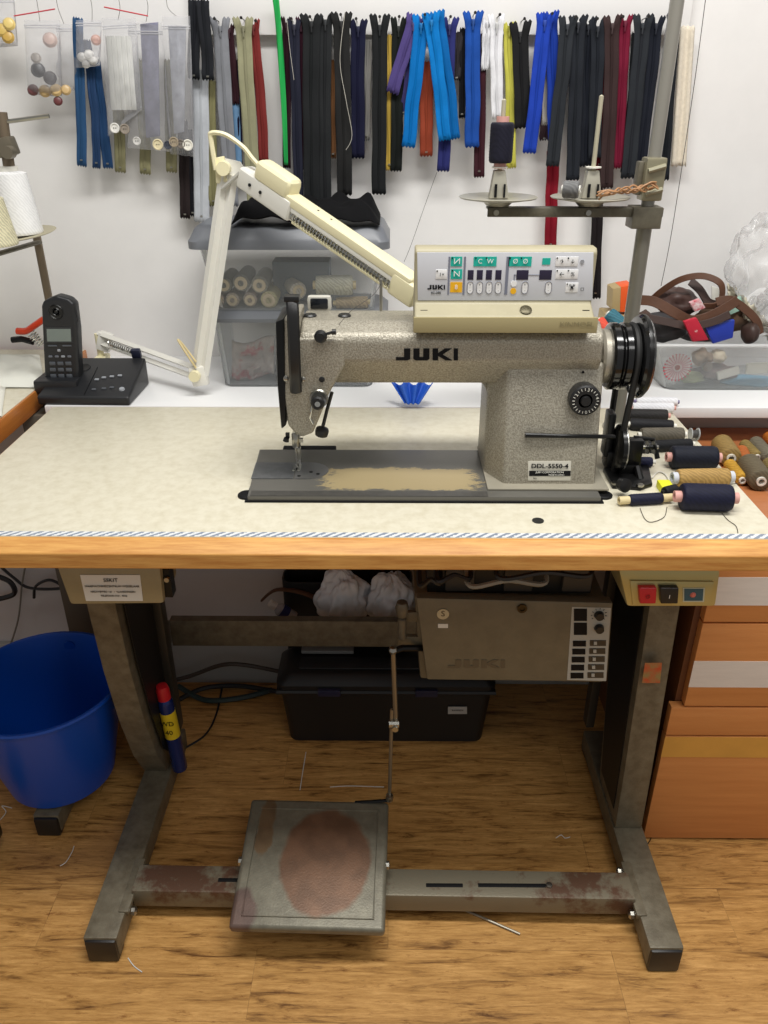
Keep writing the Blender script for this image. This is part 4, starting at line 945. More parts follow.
# ---------------------------------------------------------------- neighbouring table at the left
TN = .80; XN = az(45,383,TN).x
nt_ = thing('side_table', (XN-.4,1.2,0), 'cream topped table with orange-brown wooden edge at the left of the photo', 'table')
OAKN = woodmat('neighbour_edge', (206,136,62), (166,92,36), 22, 'y', .42, .25, (.3,.75))
MB().rbox((XN-.8,.72,TN-.0405), (XN,1.825,TN-.001), .003).build('tabletop', OAKN, nt_)
MB().rbox((XN-.79,.73,TN-.002), (XN-.004,1.82,TN+.0004), .0006).build('laminate_surface', LAM, nt_)
fN = MB().rbox((-.712,1.115,.008), (-.66,1.57,.052), .004).build('foot', MS, nt_)
MB().rbox((-.710,1.109,0), (-.662,1.135,.048), .005).build('foot_cap', BLACK, fN)
MB().rbox((-.745,1.495,.053), (-.655,1.575,TN-.0425), .004).build('column', M('neighbour_column', (96,90,80), .5, .2), nt_)
fN2 = MB().rbox((-.80-.03,.98,.02), (-.80+.03,1.1,.05), .004).build('foot', DKMET, nt_)
# white folded cloth and paper on it
def f(u,v):
    p = az(-14+u*60 - (1-v)*6*u, 356+v*33, TN); e = min(1, 5*min(u,1-u), 5*min(v,1-v))
    return V((p.x, p.y, TN+.003+e*(.010+.008*noise.noise(V((u*4,v*5,9))))))
cloth(f, 16, 16, 'white_cloth', M('white_cloth', (226,226,216), .8), 'folded white cloth on the left table beside the phone', 'cloth')
f = lambda u,v: V((az(-20+u*26-v*4,388+v*30,TN).x, az(-20+u*26,388+v*30,TN).y, TN+.003+.003*math.sin(u*3)))
cloth(f, 6, 6, 'paper_sheet', PAPER, 'white paper sheet at the left edge of the photo on the left table', 'paper', .0008, 0)
# tools near the wall: black cases, orange handle, spring
pl0 = lambda x,y,z=0: az(x,y,TN)+V((0,0,z))
for (xa,xb_,ya,l) in ((-8,12,346,'small black case lying at the left edge on the left table'),(13,29,346,'small black case lying under the orange tool handle')):
    a = az(xa,ya,TN); b = az(xb_,ya,TN)
    o = thing('black_case', ((a.x+b.x)/2,a.y,TN), l, 'case')
    MB().rbox((a.x,a.y,TN), (b.x-.002,a.y+.03,TN+.022), .008, 3).build('case_body', BLACK, o)
    MB().rbox((a.x+.008,a.y-.001,TN+.008), (b.x-.012,a.y+.01,TN+.016), .002).build('case_latch', M('grey_latch', (90,90,92), .4), o)
tl_ = thing('hand_tool', az(30,348,TN), 'orange handled hand tool with steel coil on the left table', 'tool')
MB().tube(catmull([ay(17,331,1.72),ay(26,331,1.72),ay(34,326,1.72),ay(44,319,1.73)]), .009, 10, .8).build('handle', M('orange_plastic', (222,66,26), .4), tl_)
co = []
for i in range(60):
    u = i/59; t = u*2*PI*6; a, b = ay(31,333,1.70), ay(42,345,1.70)
    c = a.lerp(b,u); co.append(c+V((math.cos(t)*.008,math.sin(t)*.006,math.cos(t)*.006)))
MB().tube(co, .0014, 5).build('coil_spring', CHROME, tl_)
MB().tube([ay(12,340,1.72),ay(22,339,1.72),ay(33,342,1.71)], .007, 8).build('jaw', DKMET, tl_)
# neighbour's thread stand
ns = thing('thread_stand', V((ay(49,300,1.73).x,1.73,TN)), 'metal thread stand with tray at the left edge above the phone', 'thread stand')
pxN = ns.location.x
POLE = M('pole_grey', (140,136,124), .35, .6); POLB = M('pole_brown', (122,108,90), .45, .4)
MB().lathe([(.0085,0),(.0085,ay(30,250,1.73).z-TN+.03)], (pxN,1.73,TN), n=12).build('pole', POLB, ns)
MB().lathe([(.02,0),(.02,.006),(.012,.02),(0,.02)], (pxN,1.73,TN), n=18).build('pole_foot', DKMET, ns)
pa_ = ay(38,246,1.70)
MB().tube([ay(39,242,1.72), ay(-30,262,1.50)], .008, 8, .6).build('cross_arm', OLIVE, ns)
tc_ = ay(8,238,1.60)
MB().lathe([(0,-.004),(.088,.004),(.092,.006),(.088,.007),(0,-.001)], tc_, (-.08,-.05,1), 40).build('spool_tray', M('tray_cream', (176,168,140), .4, .3), ns)
MB().lathe([(.005,0),(.004,.26)], tc_+V((-.0,0,0)), (-.1,0,1), 10).build('spindle', STEEL, ns)
up = ay(4,150,1.60)
MB().crbox(ay(6,147,1.60), (.036,.03,.032), .005, rotm('Y',-12)).lathe([(0,0),(.011,0),(.011,.02),(0,.02)], ay(11,152,1.58), (0,-1,0), 14).build('clamp_block', M('clamp_grey', (124,116,100), .4, .5), ns)
MB().tube([ay(1,112,1.60), ay(9,166,1.60)], .0105, 12).build('upper_post', POLB, ns)
MB().tube([ay(0,122.5,1.60), ay(49,116,1.60)], .0038, 8).build('guide_rod', STEEL, ns)
def cone(base, axis, r0, r1, h, mat, label, name='thread_cone', par=None):
    t = thing(name, base, label, 'thread cone')
    MB().lathe([(r0*.5,0),(r0*.97,.001),(r0,.004)]+[(r0+(r1-r0)*i/30+(.0003 if i%2 else 0), .004+(h-.008)*i/30) for i in range(31)]+[(r1*.6,h)], base, axis, 36).build('thread', mat, t, angle=60)
    MB().lathe([(r1*.35,h),(r1*.62,h),(r1*.6,h+.008),(r1*.35,h+.008)], base, axis, 20).build('cone_tip', COREW, t)
    return t
bs = ay(22,234,1.59); tp_ = ay(8,171,1.59)
cone(bs, tp_-bs, .040, .031, (tp_-bs).length, threadmat('cone_white', (232,232,232)), 'tall white thread cone on the stand at the left edge')
bs = ay(-4,246,1.50); tp_ = ay(-16,196,1.50)
cone(bs, tp_-bs, .040, .030, (tp_-bs).length, threadmat('cone_cream', (214,208,176)), 'cream thread cone in front of the tall white cone')
# ---------------------------------------------------------------- spring-arm lamp
LW = M('lamp_white', (226,224,216), .35); LC = M('lamp_cream', (230,222,184), .4)
YL = 1.555
lamp = thing('desk_lamp', V((ay(98,352,1.725).x,1.725,T)), 'white and cream spring-arm magnifier lamp reaching over the sewing machine', 'lamp')
j0, j1, j2 = ay(99,338,1.725), ay(199,374,YL), ay(228,168,YL)
def barpair(a, b, sep, w, name, mat, par=lamp, off=V((0,0,0))):
    d = (b-a).normalized(); s = d.cross(V((0,1,0))).normalized()
    for k in (-1,1):
        A_, B_ = a+s*sep*k+off, b+s*sep*k+off
        mm = MB().tube([A_, B_], w, 4, .9); mm.build(name, mat, par)
barpair(j0, j1, .010, .0072, 'lower_arm_bar', LW)
barpair(j1+V((.002,0,0)), j2+V((0,0,-.01)), .0086, .0092, 'upper_arm_bar', LW)
# clamp and pivot
MB().rbox((j0.x-.012,1.705,T+.0005), (j0.x+.012,1.745,T+.035), .003).lathe([(.007,0),(.007,j0.z-T)], (j0.x-.002,1.725,T+.01), n=14).build('clamp', LC, lamp)
MB().crbox(j0+V((.012,0,-.008)), (.03,.024,.04), .004, rotm('Y',20)).build('pivot_bracket', LW, lamp)
for (c, m2, r) in ((j1,LC,.011),(j2,LC,.012)):
    MB().lathe([(0,-.012),(r,-.012),(r*1.05,-.004),(r,.012),(0,.012)], c+V((-.006,-.008,.0)), (0,1,0), 18).build('joint_knob', m2, lamp)
MB().crbox(j1+V((0,0,-.004)), (.034,.018,.040), .005, rotm('Y',-10)).build('elbow_bracket', LW, lamp)
MB().prism([ay(214,158,YL-.006),ay(224,156,YL-.006),ay(227,182,YL-.006),ay(216,184,YL-.006)], (0,.012,0), .003).build('joint_cover', LC, lamp)
MB().prism([ay(224,158,YL),ay(240,162,YL),ay(246,172,YL),ay(228,186,YL),ay(222,188,YL)], (0,.010,0), .002).build('top_bracket', LW, lamp)
MB().tube([ay(222,189,YL-.012), ay(240,173,YL-.012)], .004, 6).build('link_bar', M('lamp_grey',(190,188,180),.3,.4), lamp)
# springs in the lower arm
def coil(a, b, r, n, wr, name, mat, par):
    d = (b-a).normalized(); u = d.orthogonal().normalized(); w_ = d.cross(u); L = (b-a).length
    pts = [a+d*L*i/(n*8)+u*math.cos(2*PI*i/8)*r+w_*math.sin(2*PI*i/8)*r for i in range(n*8+1)]
    return MB().tube(pts, wr, 4).build(name, mat, par)
coil(j0.lerp(j1,.12)+V((0,-.008,0)), j0.lerp(j1,.42)+V((0,-.008,0)), .005, 14, .0012, 'spring', CHROME, lamp)
# head: long beam from (245,170) to (412,290), coming forward over the machine
def hp_(x, y, t=0): return None
hA, hB = ay(250,178,1.545), ay(413,290,1.33)
hd_ = (hB-hA).normalized(); side = V((0,0,1)).cross(hd_).normalized(); upv = hd_.cross(side).normalized()
# the beam's broad faces follow its own axes
def hb(u, s_, n_): return hA + (hB-hA)*u + side*s_ + upv*n_
def hbox(u0,u1,s0,s1,n0,n1,r=.003):
    vs = [hb(u,s_,n_) for u in (u0,u1) for s_ in (s0,s1) for n_ in (n0,n1)]
    b = bmesh.new(); q = [b.verts.new(v) for v in vs]
    for fcs in ((0,1,3,2),(4,6,7,5),(0,4,5,1),(2,3,7,6),(0,2,6,4),(1,5,7,3)): b.faces.new([q[i] for i in fcs])
    bmesh.ops.recalc_face_normals(b, faces=list(b.faces)); bmesh.ops.bevel(b, geom=list(b.edges), offset=r, segments=3, profile=.6, affect='EDGES'); return b
MB().bm(hbox(.22,1.0,-.016,.016,.004,.022,.005)).build('lamp_beam', LC, lamp)
MB().bm(hbox(-.04,.30,-.018,.018,-.022,.016,.008)).build('beam_housing', LW, lamp)
MB().bm(hbox(.05,.27,-.019,.019,.010,.046,.012)).build('ballast_cover', LC, lamp)
MB().bm(hbox(.30,.98,-.015,.015,-.003,.006,.002)).build('beam_channel', LW, lamp)
MB().bm(hbox(.32,.97,-.015,.015,-.020,-.015,.002)).build('lower_rail', LC, lamp)
coil(hb(.31,-.012,-.009), hb(.92,-.012,-.009), .0065, 34, .0015, 'long_spring', CHROME, lamp)
coil(hb(.31,.008,-.009), hb(.92,.008,-.009), .0055, 34, .0013, 'long_spring', CHROME, lamp)
MB().bm(hbox(.90,1.04,-.017,.017,-.024,.016,.008)).build('end_block', LC, lamp)
for u in (.05,.12): MB().lathe([(0,0),(.003,0),(.003,.002),(0,.002)], hb(u,-.0185,-.002), -side, 10).build('screw', DKMET, lamp)
for u in (.42,.5): MB().lathe([(0,0),(.0022,0),(.002,.001),(0,.001)], hb(u,0,.0218), upv, 10).build('rivet', STEEL, lamp)
rope('cable', [ay(216,170,YL-.01), ay(211,140,YL-.01), ay(212,133,YL-.012), ay(226,135,YL-.014), ay(243,147,YL-.016), ay(252,158,YL-.018), ay(261,168,YL-.02)], .0045, LC, parent=lamp)
rope('cable', [ay(196,368,YL-.012), ay(188,356,YL-.01), ay(178,340,YL+.0), ay(184,346,YL-.0), ay(196,362,YL-.012)], .0022, M('cord_cream', (206,188,140), .5), parent=lamp)

# ---------------------------------------------------------------- thread stand on the sewing table
YT = 1.38
xT = .420
ts = thing('thread_stand', (xT, YT, T), 'grey metal thread stand with two spool discs rising behind the handwheel', 'thread stand')
MB().lathe([(.024,0),(.024,.005),(.015,.012),(.0125,.018),(.0125,ay(645,225,YT).z-T)], (xT,YT,T), n=20).build('lower_pole', POLE, ts)
zc2 = ay(650,215,YT).z
MB().lathe([(.0105,0),(.0105,1.60-zc2)], (xT,YT,zc2), n=18).build('upper_pole', M('pole_grey2', (160,157,148), .35, .5), ts)
za, zb2 = ay(650,207,YT).z, ay(650,226,YT).z
xa_, xb2 = ay(487,215,YT-.01).x, ay(662,215,YT-.01).x
MB().rbox((xa_,YT-.016,za-.014), (xb2,YT-.012,za), .0015).rbox((xa_,YT-.016,za-.003), (xb2,YT+.012,za), .001).build('cross_arm', OLIVE, ts)
MB().rbox((xT-.028,YT-.022,zb2-.002), (xT+.020,YT+.018,za+.002), .002).build('arm_clamp', OLIVE, ts)
for x in (496, 588, 636): MB().lathe([(0,0),(.0045,0),(.0045,.003),(0,.003)], V((ay(x,216,YT-.017).x, YT-.0165, za-.007)), (0,-1,0), 12).build('screw', STEEL, ts)
# slotted coupling on the pole
MB().rbox((xT-.017,YT-.020,ay(650,200,YT).z), (xT+.016,YT+.014,ay(655,157,YT).z), .004).build('coupling', M('coupling_metal', (150,144,120), .35, .5), ts)
for y in (166, 189):
    MB().tube([V((xT-.013,YT-.022,ay(650,y+4,YT).z)), V((xT+.013,YT-.022,ay(650,y-1,YT).z))], .004, 8).build('coupling_bolt', M('bolt_dull',(150,146,124),.5,.3), ts)
MB().crbox(V((xT-.021,YT,ay(650,178,YT).z)), (.01,.02,.05), .003).build('coupling_ear', OLIVE, ts)
DISC = M('disc_grey', (168,164,150), .38, .3)
def holder(x, ytop, label):
    cx = ay(x,198,YT).x; z = ay(x,198,YT).z
    d = MB().lathe([(.010,-.012),(.018,-.012),(.024,-.006),(.062,.0),(.064,.002),(.062,.003),(.030,-.001),(0,-.001)], (cx,YT,z), (0,-.0,1), 44).build('spool_disc', DISC, ts)
    h = ay(x,170,YT).z-z
    MB().prism([(cx-.016,YT-.012,z),(cx+.016,YT-.012,z),(cx+.009,YT-.006,z+h),(cx-.009,YT-.006,z+h)], (0,.02,0), .002).build('spool_support', DISC, ts)
    MB().cbox((cx-.006,YT-.0125,z+.012), (.004,.003,.020)).cbox((cx+.008,YT-.0125,z+.012), (.003,.003,.020)).build('support_slot', INK, ts)
    MB().lathe([(.0035,0),(.0035,ay(x,ytop,YT).z-z),(0,ay(x,ytop,YT).z-z+.002)], (cx,YT,z), n=12).build('spindle', M('spindle_ivory', (190,184,160), .4, .3), ts)
    MB().lathe([(0,-.001),(.0125,-.001),(.0125,.001),(0,.001)], (cx,YT,z+h+.004), n=20).build('spindle_washer', COREW, ts)
    return cx, z, h
cxa, za_, ha = holder(498, 100, '')
cxb, zb_2, hb_ = holder(590, 96, '')
z0 = ay(498,170,YT).z
spool((cxa,YT,z0+.010), (cxa,YT,ay(498,122,YT).z), .0185, (24,24,40), 'navy spool standing upright on the left disc of the thread stand', core=CORE, ext=.008, cr=.010)
a, b = ay(563,189,YT-.042), ay(579,190,YT-.050)
a.z = b.z = zb_2+.0035+.0135
spool(a, b, .013, (112,112,112), 'small grey spool lying on the right disc of the thread stand', core=COREW, ext=.002, cr=.0065)
# brown rubber bands on the disc
rb_ = []
for k in range(4):
    c = ay(600+k*14, 192-k*1.5, YT-.026-.001*k)
    rb_.append(c)
RB = M('rubber_brown', (168,124,84), .5)
o = thing('rubber_bands', rb_[1], 'tangle of brown rubber bands draped on the stand beside the grey spool', 'rubber bands')
for k in range(5):
    pts = [ay(598+i*7.5+random.uniform(-2,2), 196-i*1.3+random.uniform(-5,4), YT-.034-.006*math.sin(i+k)) for i in range(9)]
    MB().tube(catmull(pts,5), .0015, 6).build('band', RB, o)

# ---------------------------------------------------------------- clear box on the ledge, right, and its heap
YR = 1.59
R_ = lambda x,y,d=0: ay(x,y,YR+d)
rb0, rb1 = R_(662,388), R_(656,345)
CLR = clearmat('clear_box_plastic', (226,230,230), .16, .12)
rbx = thing('clear_box', (R_(730,388).x, YR+.1, T), 'clear plastic tray full of sewing bits right of the handwheel', 'storage box')
trans_box(rb1.x, rb1.x+.40, rb1.z, rb0.x+.008, rb0.x+.38, T, YR, YR+.19, .0025, .008).build('tray_body', CLR, rbx)
rg = [V((rb1.x,YR-.003,rb1.z)), V((rb1.x+.40,YR-.003,rb1.z)), V((rb1.x+.40,YR+.193,rb1.z)), V((rb1.x,YR+.193,rb1.z))]
MB().tube(rg, .0035, 6, closed=True).build('tray_rim', clearmat('clear_rim', (236,238,238), .5, .15), rbx)
# round pin wheel
pc_ = R_(677,367,.012)
pw = thing('pin_wheel', pc_-V((0,0,.03)), 'white and red pin wheel standing behind the clear tray wall', 'pin wheel')
MB().lathe([(0,0),(.026,0),(.026,.003),(0,.003)], pc_, (0,-1,0), 36).build('wheel_card', M('card_white', (232,222,220), .6), pw)
for k in range(24):
    t = 2*PI*k/24; d = V((math.cos(t),0,math.sin(t)))
    MB().tube([pc_+d*.009+V((0,-.004,0)), pc_+d*.027+V((0,-.004,0))], .0006, 4).lathe([(0,-.002),(.002,0),(0,.002)], pc_+d*.028+V((0,-.004,0)), (0,1,0), 8).build('pin', M('pin_red', (196,70,84), .3), pw)
MB().lathe([(0,0),(.006,0),(.005,.003),(0,.003)], pc_+V((0,-.003,0)), (0,-1,0), 18).build('hub', M('hub_brown', (150,90,80), .5), pw)
def blobthing(name, x, y, d, rx, ry, rz, mat, label, cat, rot=0, amp=.12, seed=0, sub=0):
    c = R_(x,y,d); 
    def g(u,v):
        th = PI*v; ph = 2*PI*u
        p = V((math.sin(th)*math.cos(ph), math.sin(th)*math.sin(ph), math.cos(th)))
        k = 1+amp*noise.noise(p*1.8+V((seed,0,0)))*2
        q = V((p.x*rx*k, p.y*ry*k, p.z*rz*k)); q = Matrix.Rotation(rot,3,'Y') @ q
        return c+q
    return tag(MB().grid(g, 24, 14).build(name, mat, angle=180), label, cat)
blobthing('yarn_ball', 702,357,.035,.020,.02,.017, M('olive_yarn',(130,112,90),.8,var=.2,vscale=60), 'brownish yarn lump in the clear tray behind the pin wheel', 'yarn', amp=.2, seed=1)
blobthing('yarn_ball', 718,356,.05,.016,.02,.014, M('cream_yarn',(196,184,160),.8,var=.1,vscale=60), 'cream yarn lump in the middle of the clear tray', 'yarn', amp=.1, seed=2)
blobthing('cloth_scrap', 690,377,.04,.030,.02,.010, M('green_scrap',(150,156,110),.8,var=.15,vscale=40), 'pale green scrap low in the clear tray', 'cloth', amp=.2, seed=3)
blobthing('cloth_scrap', 715,372,.06,.045,.025,.016, M('brown_scrap',(104,86,84),.8,var=.2,vscale=40), 'brown scrap low in the middle of the clear tray', 'cloth', amp=.2, seed=4)
blobthing('cloth_scrap', 750,381,.05,.060,.025,.011, M('blue_scrap',(76,132,160),.7,var=.1,vscale=40), 'light blue scrap at the bottom of the clear tray', 'cloth', amp=.15, seed=5)
tag(MB().crbox(R_(728,373,.018), (.045,.008,.017), .002, rotm('Y',-18)).build('label_card', PAPER), 'white card lying slanted in the clear tray', 'card')
tag(MB().crbox(R_(757,368,.018), (.045,.008,.022), .002, rotm('Y',-3)).build('label_card', M('card_cream',(222,220,206),.6)), 'white card at the right end of the clear tray', 'card')
MBt = MB().lathe([(.004,0),(.010,0),(.010,.008),(.004,.008)], R_(706,366,.015), (.2,-1,0), 20)
tag(MBt.build('bobbin', M('steel_bobbin',(140,136,128),.3,.8)), 'steel bobbin among the bits in the clear tray', 'bobbin')
# brown belt/straps heap above
LEA = M('brown_strap', (92,60,42), .5, var=.15, vscale=30, bump=.2, bscale=200); LEA2 = M('dark_strap', (62,44,38), .5)
def strap(name, pts, w, th, mat, label, tw=0, cat='strap', d=.0, k=8):
    P3 = catmull([R_(x,y,dd) for x,y,dd in pts], k); n = len(P3); mb = MB(); vs = []; 
    for i, p in enumerate(P3):
        t = (P3[min(i+1,n-1)]-P3[max(i-1,0)]).normalized()
        up = V((0,0,1)); s_ = t.cross(V((0,1,0)))
        s_ = s_.normalized() if s_.length > .05 else V((1,0,0))
        s_ = (s_*math.cos(tw) + V((0,1,0))*math.sin(tw)); nn = t.cross(s_).normalized()
        for a_, b_ in ((-1,-1),(1,-1),(1,1),(-1,1)): vs.append(p+s_*w/2*a_+nn*th/2*b_)
    fs = [(3,2,1,0), tuple(4*(n-1)+j for j in range(4))]
    for i in range(n-1):
        for j in range(4): fs.append((4*i+j,4*i+(j+1)%4,4*(i+1)+(j+1)%4,4*(i+1)+j))
    return tag(mb.add(vs,fs).build(name, mat, bevel=.0008), label, cat)
strap('brown_strap', [(648,303,.12),(663,290,.10),(682,279,.08),(703,276,.07),(720,283,.06),(722,296,.06),(716,305,.05),(700,306,.05)], .013, .003, LEA, 'brown leather strap arching highest over the clear tray', .3)
strap('brown_strap', [(640,300,.06),(655,302,.05),(675,313,.04),(690,320,.04),(705,318,.04),(722,310,.04),(738,300,.05)], .020, .004, LEA, 'wide brown strap sagging across the front of the heap', .2)
blobthing('cloth_lump', 640,326,.10,.030,.04,.030, M('brown_cloth',(78,60,52),.8,var=.2,vscale=40), 'brown cloth lump directly right of the stand pole in the heap', 'cloth', amp=.2, seed=11)
blobthing('cloth_lump', 695,330,.11,.055,.04,.022, M('dark_grey_cloth',(62,60,62),.7), 'dark grey cloth lump behind the red ribbon', 'cloth', amp=.2, seed=12)
blobthing('cloth_lump', 725,318,.12,.055,.04,.030, M('tan_brown_cloth',(98,74,56),.8,var=.2,vscale=40), 'tan brown cloth lump behind the bright blue wallet', 'cloth', amp=.2, seed=13)
strap('brown_strap', [(648,318,.05),(668,322,.04),(690,326,.03),(712,322,.03),(730,314,.03)], .016, .004, LEA2, 'dark brown strap lowest across the heap front', .3)
strap('brown_strap', [(690,281,.10),(700,290,.09),(708,302,.08),(716,305,.08)], .018, .004, LEA2, 'dark brown strap inside the arch of the brown straps', .5)
strap('brown_strap', [(716,302,.05),(730,300,.05),(746,310,.05),(757,322,.05),(760,334,.05)], .017, .004, LEA, 'brown strap curving down at the right end of the heap', .3)
blobthing('leather_purse', 676,302,.12,.040,.04,.030, M('dark_brown_leather',(70,48,42),.5), 'dark brown leather purse behind the sagging strap', 'purse', amp=.15, seed=7)
blobthing('dark_bag', 664,326,.10,.050,.05,.030, M('dark_grey_cloth',(62,60,62),.7), 'dark grey cloth pouch at the left of the heap', 'pouch', amp=.1, seed=8)
for nm_, lbl, pts, mt_, dd in (('red_ribbon','red patterned ribbon hanging over the front rim of the clear tray',[(684,322),(697,318),(709,340),(693,342)],M('red_ribbon',(190,34,58),.5,col2=(226,200,196),vscale=60,thr=(.3,.38)),.012),
    ('wallet','bright blue wallet leaning in the heap above the clear tray',[(706,328),(735,320),(733,338),(713,344)],M('royal_blue',(34,60,170),.45),.03),
    ('pattern_scrap','red and white patterned scrap below the strap arch',[(690,303),(700,299),(706,308),(695,312)],M('red_white',(200,60,80),.6,col2=(230,220,220),vscale=90),.045)):
    tag(MB().prism([R_(x,y,dd) for x,y in pts], (0,.012,0), .002).build(nm_, mt_), lbl, nm_.split('_')[-1])
lb = blobthing('brown_case', 750,333,.05,.018,.025,.022, LEA2, 'small dark brown leather case at the right of the heap', 'case', amp=.05, seed=3)
# lacy white trimming and plastic bag
def lace(u, v):
    x = 728+u*42; y = 283+u*40+v*18
    return R_(x,y,.10+.03*math.sin(u*9)+.012*noise.noise(V((u*14,v*9,4))))+V((.006*noise.noise(V((u*20,v*20,0))),0,.012*noise.noise(V((u*16,v*16,7)))))
tag(MB().grid(lace, 40, 10).build('lace_trim', M('lace_cream', (214,206,184), .8, var=.15, vscale=90), solid=.0025, angle=180), 'ruffled cream lace trimming along the right of the heap', 'lace')
tag(MB().prism([R_(722,306,.07),R_(741,296,.09),R_(744,309,.09),R_(728,316,.07)], (0,.006,0), .001).build('card_pack', M('mint_card', (170,206,190), .5)), 'pale mint card packet tucked behind the brown straps', 'packet')
tag(MB().prism([R_(712,286,.13),R_(724,290,.13),R_(722,308,.13),R_(712,306,.13)], (0,.004,0), .001).build('white_card', PAPER), 'white card seen through the strap arch', 'card')
BAGW = M('white_bag_film', (226,228,232), .35, bump=.5, bscale=30)
FILM = clearmat('film_plastic', (246,246,246), .24, .1, bump=.6, bscale=60)
def bagblob(name, c, rx, ry, rz, mat, label, seed, cat='plastic bag', amp=.3):
    def g(u,v):
        th = PI*v; ph = 2*PI*u
        p = V((math.sin(th)*math.cos(ph), math.sin(th)*math.sin(ph), math.cos(th)))
        k = 1+amp*noise.noise(p*2.2+V((seed,0,0)))+amp*.30*(1-2*abs(noise.noise(p*4+V((seed,3,0)))))+amp*.12*(1-2*abs(noise.noise(p*10)))
        return c+V((p.x*rx*k, p.y*ry*k, p.z*rz*k))
    return tag(MB().grid(g, 64, 40).build(name, mat, angle=180), label, cat)
def carrier(c, rx, ry, rz, label, seed):
    def g(u,v):
        th = PI*v; ph = 2*PI*u
        p = V((math.sin(th)*math.cos(ph), math.sin(th)*math.sin(ph), math.cos(th)))
        n = noise.noise(p*1.4+V((seed,0,0)))
        k = 1+.35*n+.10*math.sin(ph*6+5*noise.noise(p*1.6+V((0,seed,0))))*math.sin(th)+.05*math.sin(ph*13+th*5+4*n)*math.sin(th)-.10*abs(noise.noise(V((p.x*5,p.y*5,p.z*1.5+seed))))
        return c+V((p.x*rx*k, p.y*ry*k, p.z*rz*k))
    return tag(MB().grid(g, 96, 48).build('carrier_bag', BAGW, angle=180), label, 'plastic bag')
bagblob('plastic_bag', ay(764,262,1.70), .065,.06,.085, FILM, 'crumpled clear plastic bag above the lace at the right edge', 3)
bagblob('plastic_bag', ay(775,312,1.70), .045,.05,.045, FILM, 'crumpled clear plastic bag below the other at the right edge', 9)
# orange box and spools behind the pole
ob = R_(608,309,.08); ob2 = R_(630,286,.08)
oc = thing('orange_box', R_(620,312,.1), 'orange and tan cardboard box behind the thread stand pole', 'box')
MB().prism([R_(612,310,.08),R_(613,289,.08),R_(621,287,.08),R_(620,312,.08)], (0,.05,0), .001).build('box_side', M('tan_card',(176,154,110),.6), oc)
MB().prism([R_(620,312,.08),R_(621,287,.08),R_(633,285,.08),R_(632,312,.08)], (0,.05,0), .001).build('box_front', M('orange_card',(232,92,34),.5), oc)
MB().rbox((R_(606,320,.08).x,YR+.05,T), (R_(640,320,.08).x,YR+.15,R_(620,315,.08).z), .003).build('box_base', M('tan_card',(176,154,110),.6), oc)
def rsp(x0,y0,x1,y1,d,r,col,label,core=COREW): return spool(R_(x0,y0,d), R_(x1,y1,d-.02), r, col, label, core=core, ext=.003)
rsp(608,314,624,328,.04,.016,(60,116,132),'teal spool on the ledge behind the handwheel, in front of orange box')
rsp(599,320,608,333,.02,.011,(222,84,64),'coral red spool peeking above the handwheel neck')
rsp(624,318,636,330,.09,.012,(160,200,120),'light green spool behind the teal spool',)
def prop(x, y, d, w, zt_, mat, label, nm='cardboard_box'):
    p = R_(x,y,d); return tag(MB().rbox((p.x-w/2,p.y-.02,T), (p.x+w/2,p.y+.03,zt_), .003).build(nm, mat), label, 'box')

# ---------------------------------------------------------------- zippers
YZ = 1.81
COIL = {}
def zipper(x0, y0, x1, y1, wpx, col, label, off=.004, vtop=10, curve=0, group=None, cat='zipper', slider=True, metal=(60,60,60), kk=1, open_=0):
    Y = YZ-off
    a, b = ay(x0,y0,Y), ay(x1,y1,Y)
    zc = (a-V((0,0,H))).dot(RM @ V((0,0,-1)))
    w = wpx/790*zc*.96; L = (a-b).length; d = (b-a).normalized(); s_ = V((1,0,0)); s_ = (s_-d*s_.dot(d)).normalized()
    n = max(8, int(L/.012)); t = thing('zipper', b, label, cat, group)
    sd = random.random()*50; vt = vtop/790*zc
    m = M('zip_%d_%d_%d' % col, tuple(v*(.80 if max(col)<80 else .95) for v in col), .9, var=.10, vscale=40, spec=.2)
    def cen(u): return a + d*L*u + V((curve*math.sin(PI*u), 0, 0)) + V((.0022*noise.noise(V((sd,u*4,0))), -.0035*(1+noise.noise(V((sd+9,u*5,0))))*min(1,u*4), 0))
    mb = MB()
    for side in (-1, 1):
        vs = []; cols = 4
        for i in range(n+1):
            u = i/n; c = cen(u); sp_ = max(0, 1-u*L/vt) if vt else 0
            for j in range(cols+1):
                q = j/cols; x = (.0+q)*w/2*side
                o = s_*(x + side*sp_*w*.20) + V((0,-sp_*.004,0)) + V((0,.0012*math.sin(q*3+u*9+sd),0))
                if i == 0: o += -d*(.002 if j % 2 else -.002) - d*(.004*sp_) 
                if i == n: o += d*(.0018 if j % 2 else -.0018)
                vs.append(c+o)
        mb.add(vs, [(i*(cols+1)+j,(i+1)*(cols+1)+j,(i+1)*(cols+1)+j+1,i*(cols+1)+j+1) for i in range(n) for j in range(cols)])
    mb.build('tape', m, t, solid=.0011, angle=60)
    us = vt/L*.75
    cb_ = MB(); pts = [cen(us+(1-us)*i/n*.965)+V((0,-.0012,0)) for i in range(n+1)]
    cb_.tube(pts, .0027, 8, .45)
    dk = tuple(int(v*(.74 if max(col)<80 else .88)) for v in col)
    cb_.build('coil', M('coil_%d_%d_%d' % dk, dk, .85, bump=.3, bscale=900, spec=.1), t)
    if slider:
        c = cen(us)+V((0,-.003,0)); mt_ = M('sl_%d_%d_%d' % metal, metal, .4, .4)
        sl = MB().crbox(c, (.0065,.004,.009), .001).build('slider', mt_, t)
        MB().crbox(c+V((0,-.0028,-.006)), (.003,.0012,.016), .0005).build('pull_tab', mt_, sl)
    else:
        MB().crbox(cen(.955)+V((0,-.002,0)), (.005,.002,.003), .0005).build('end_stop', STEEL, t)
    return t
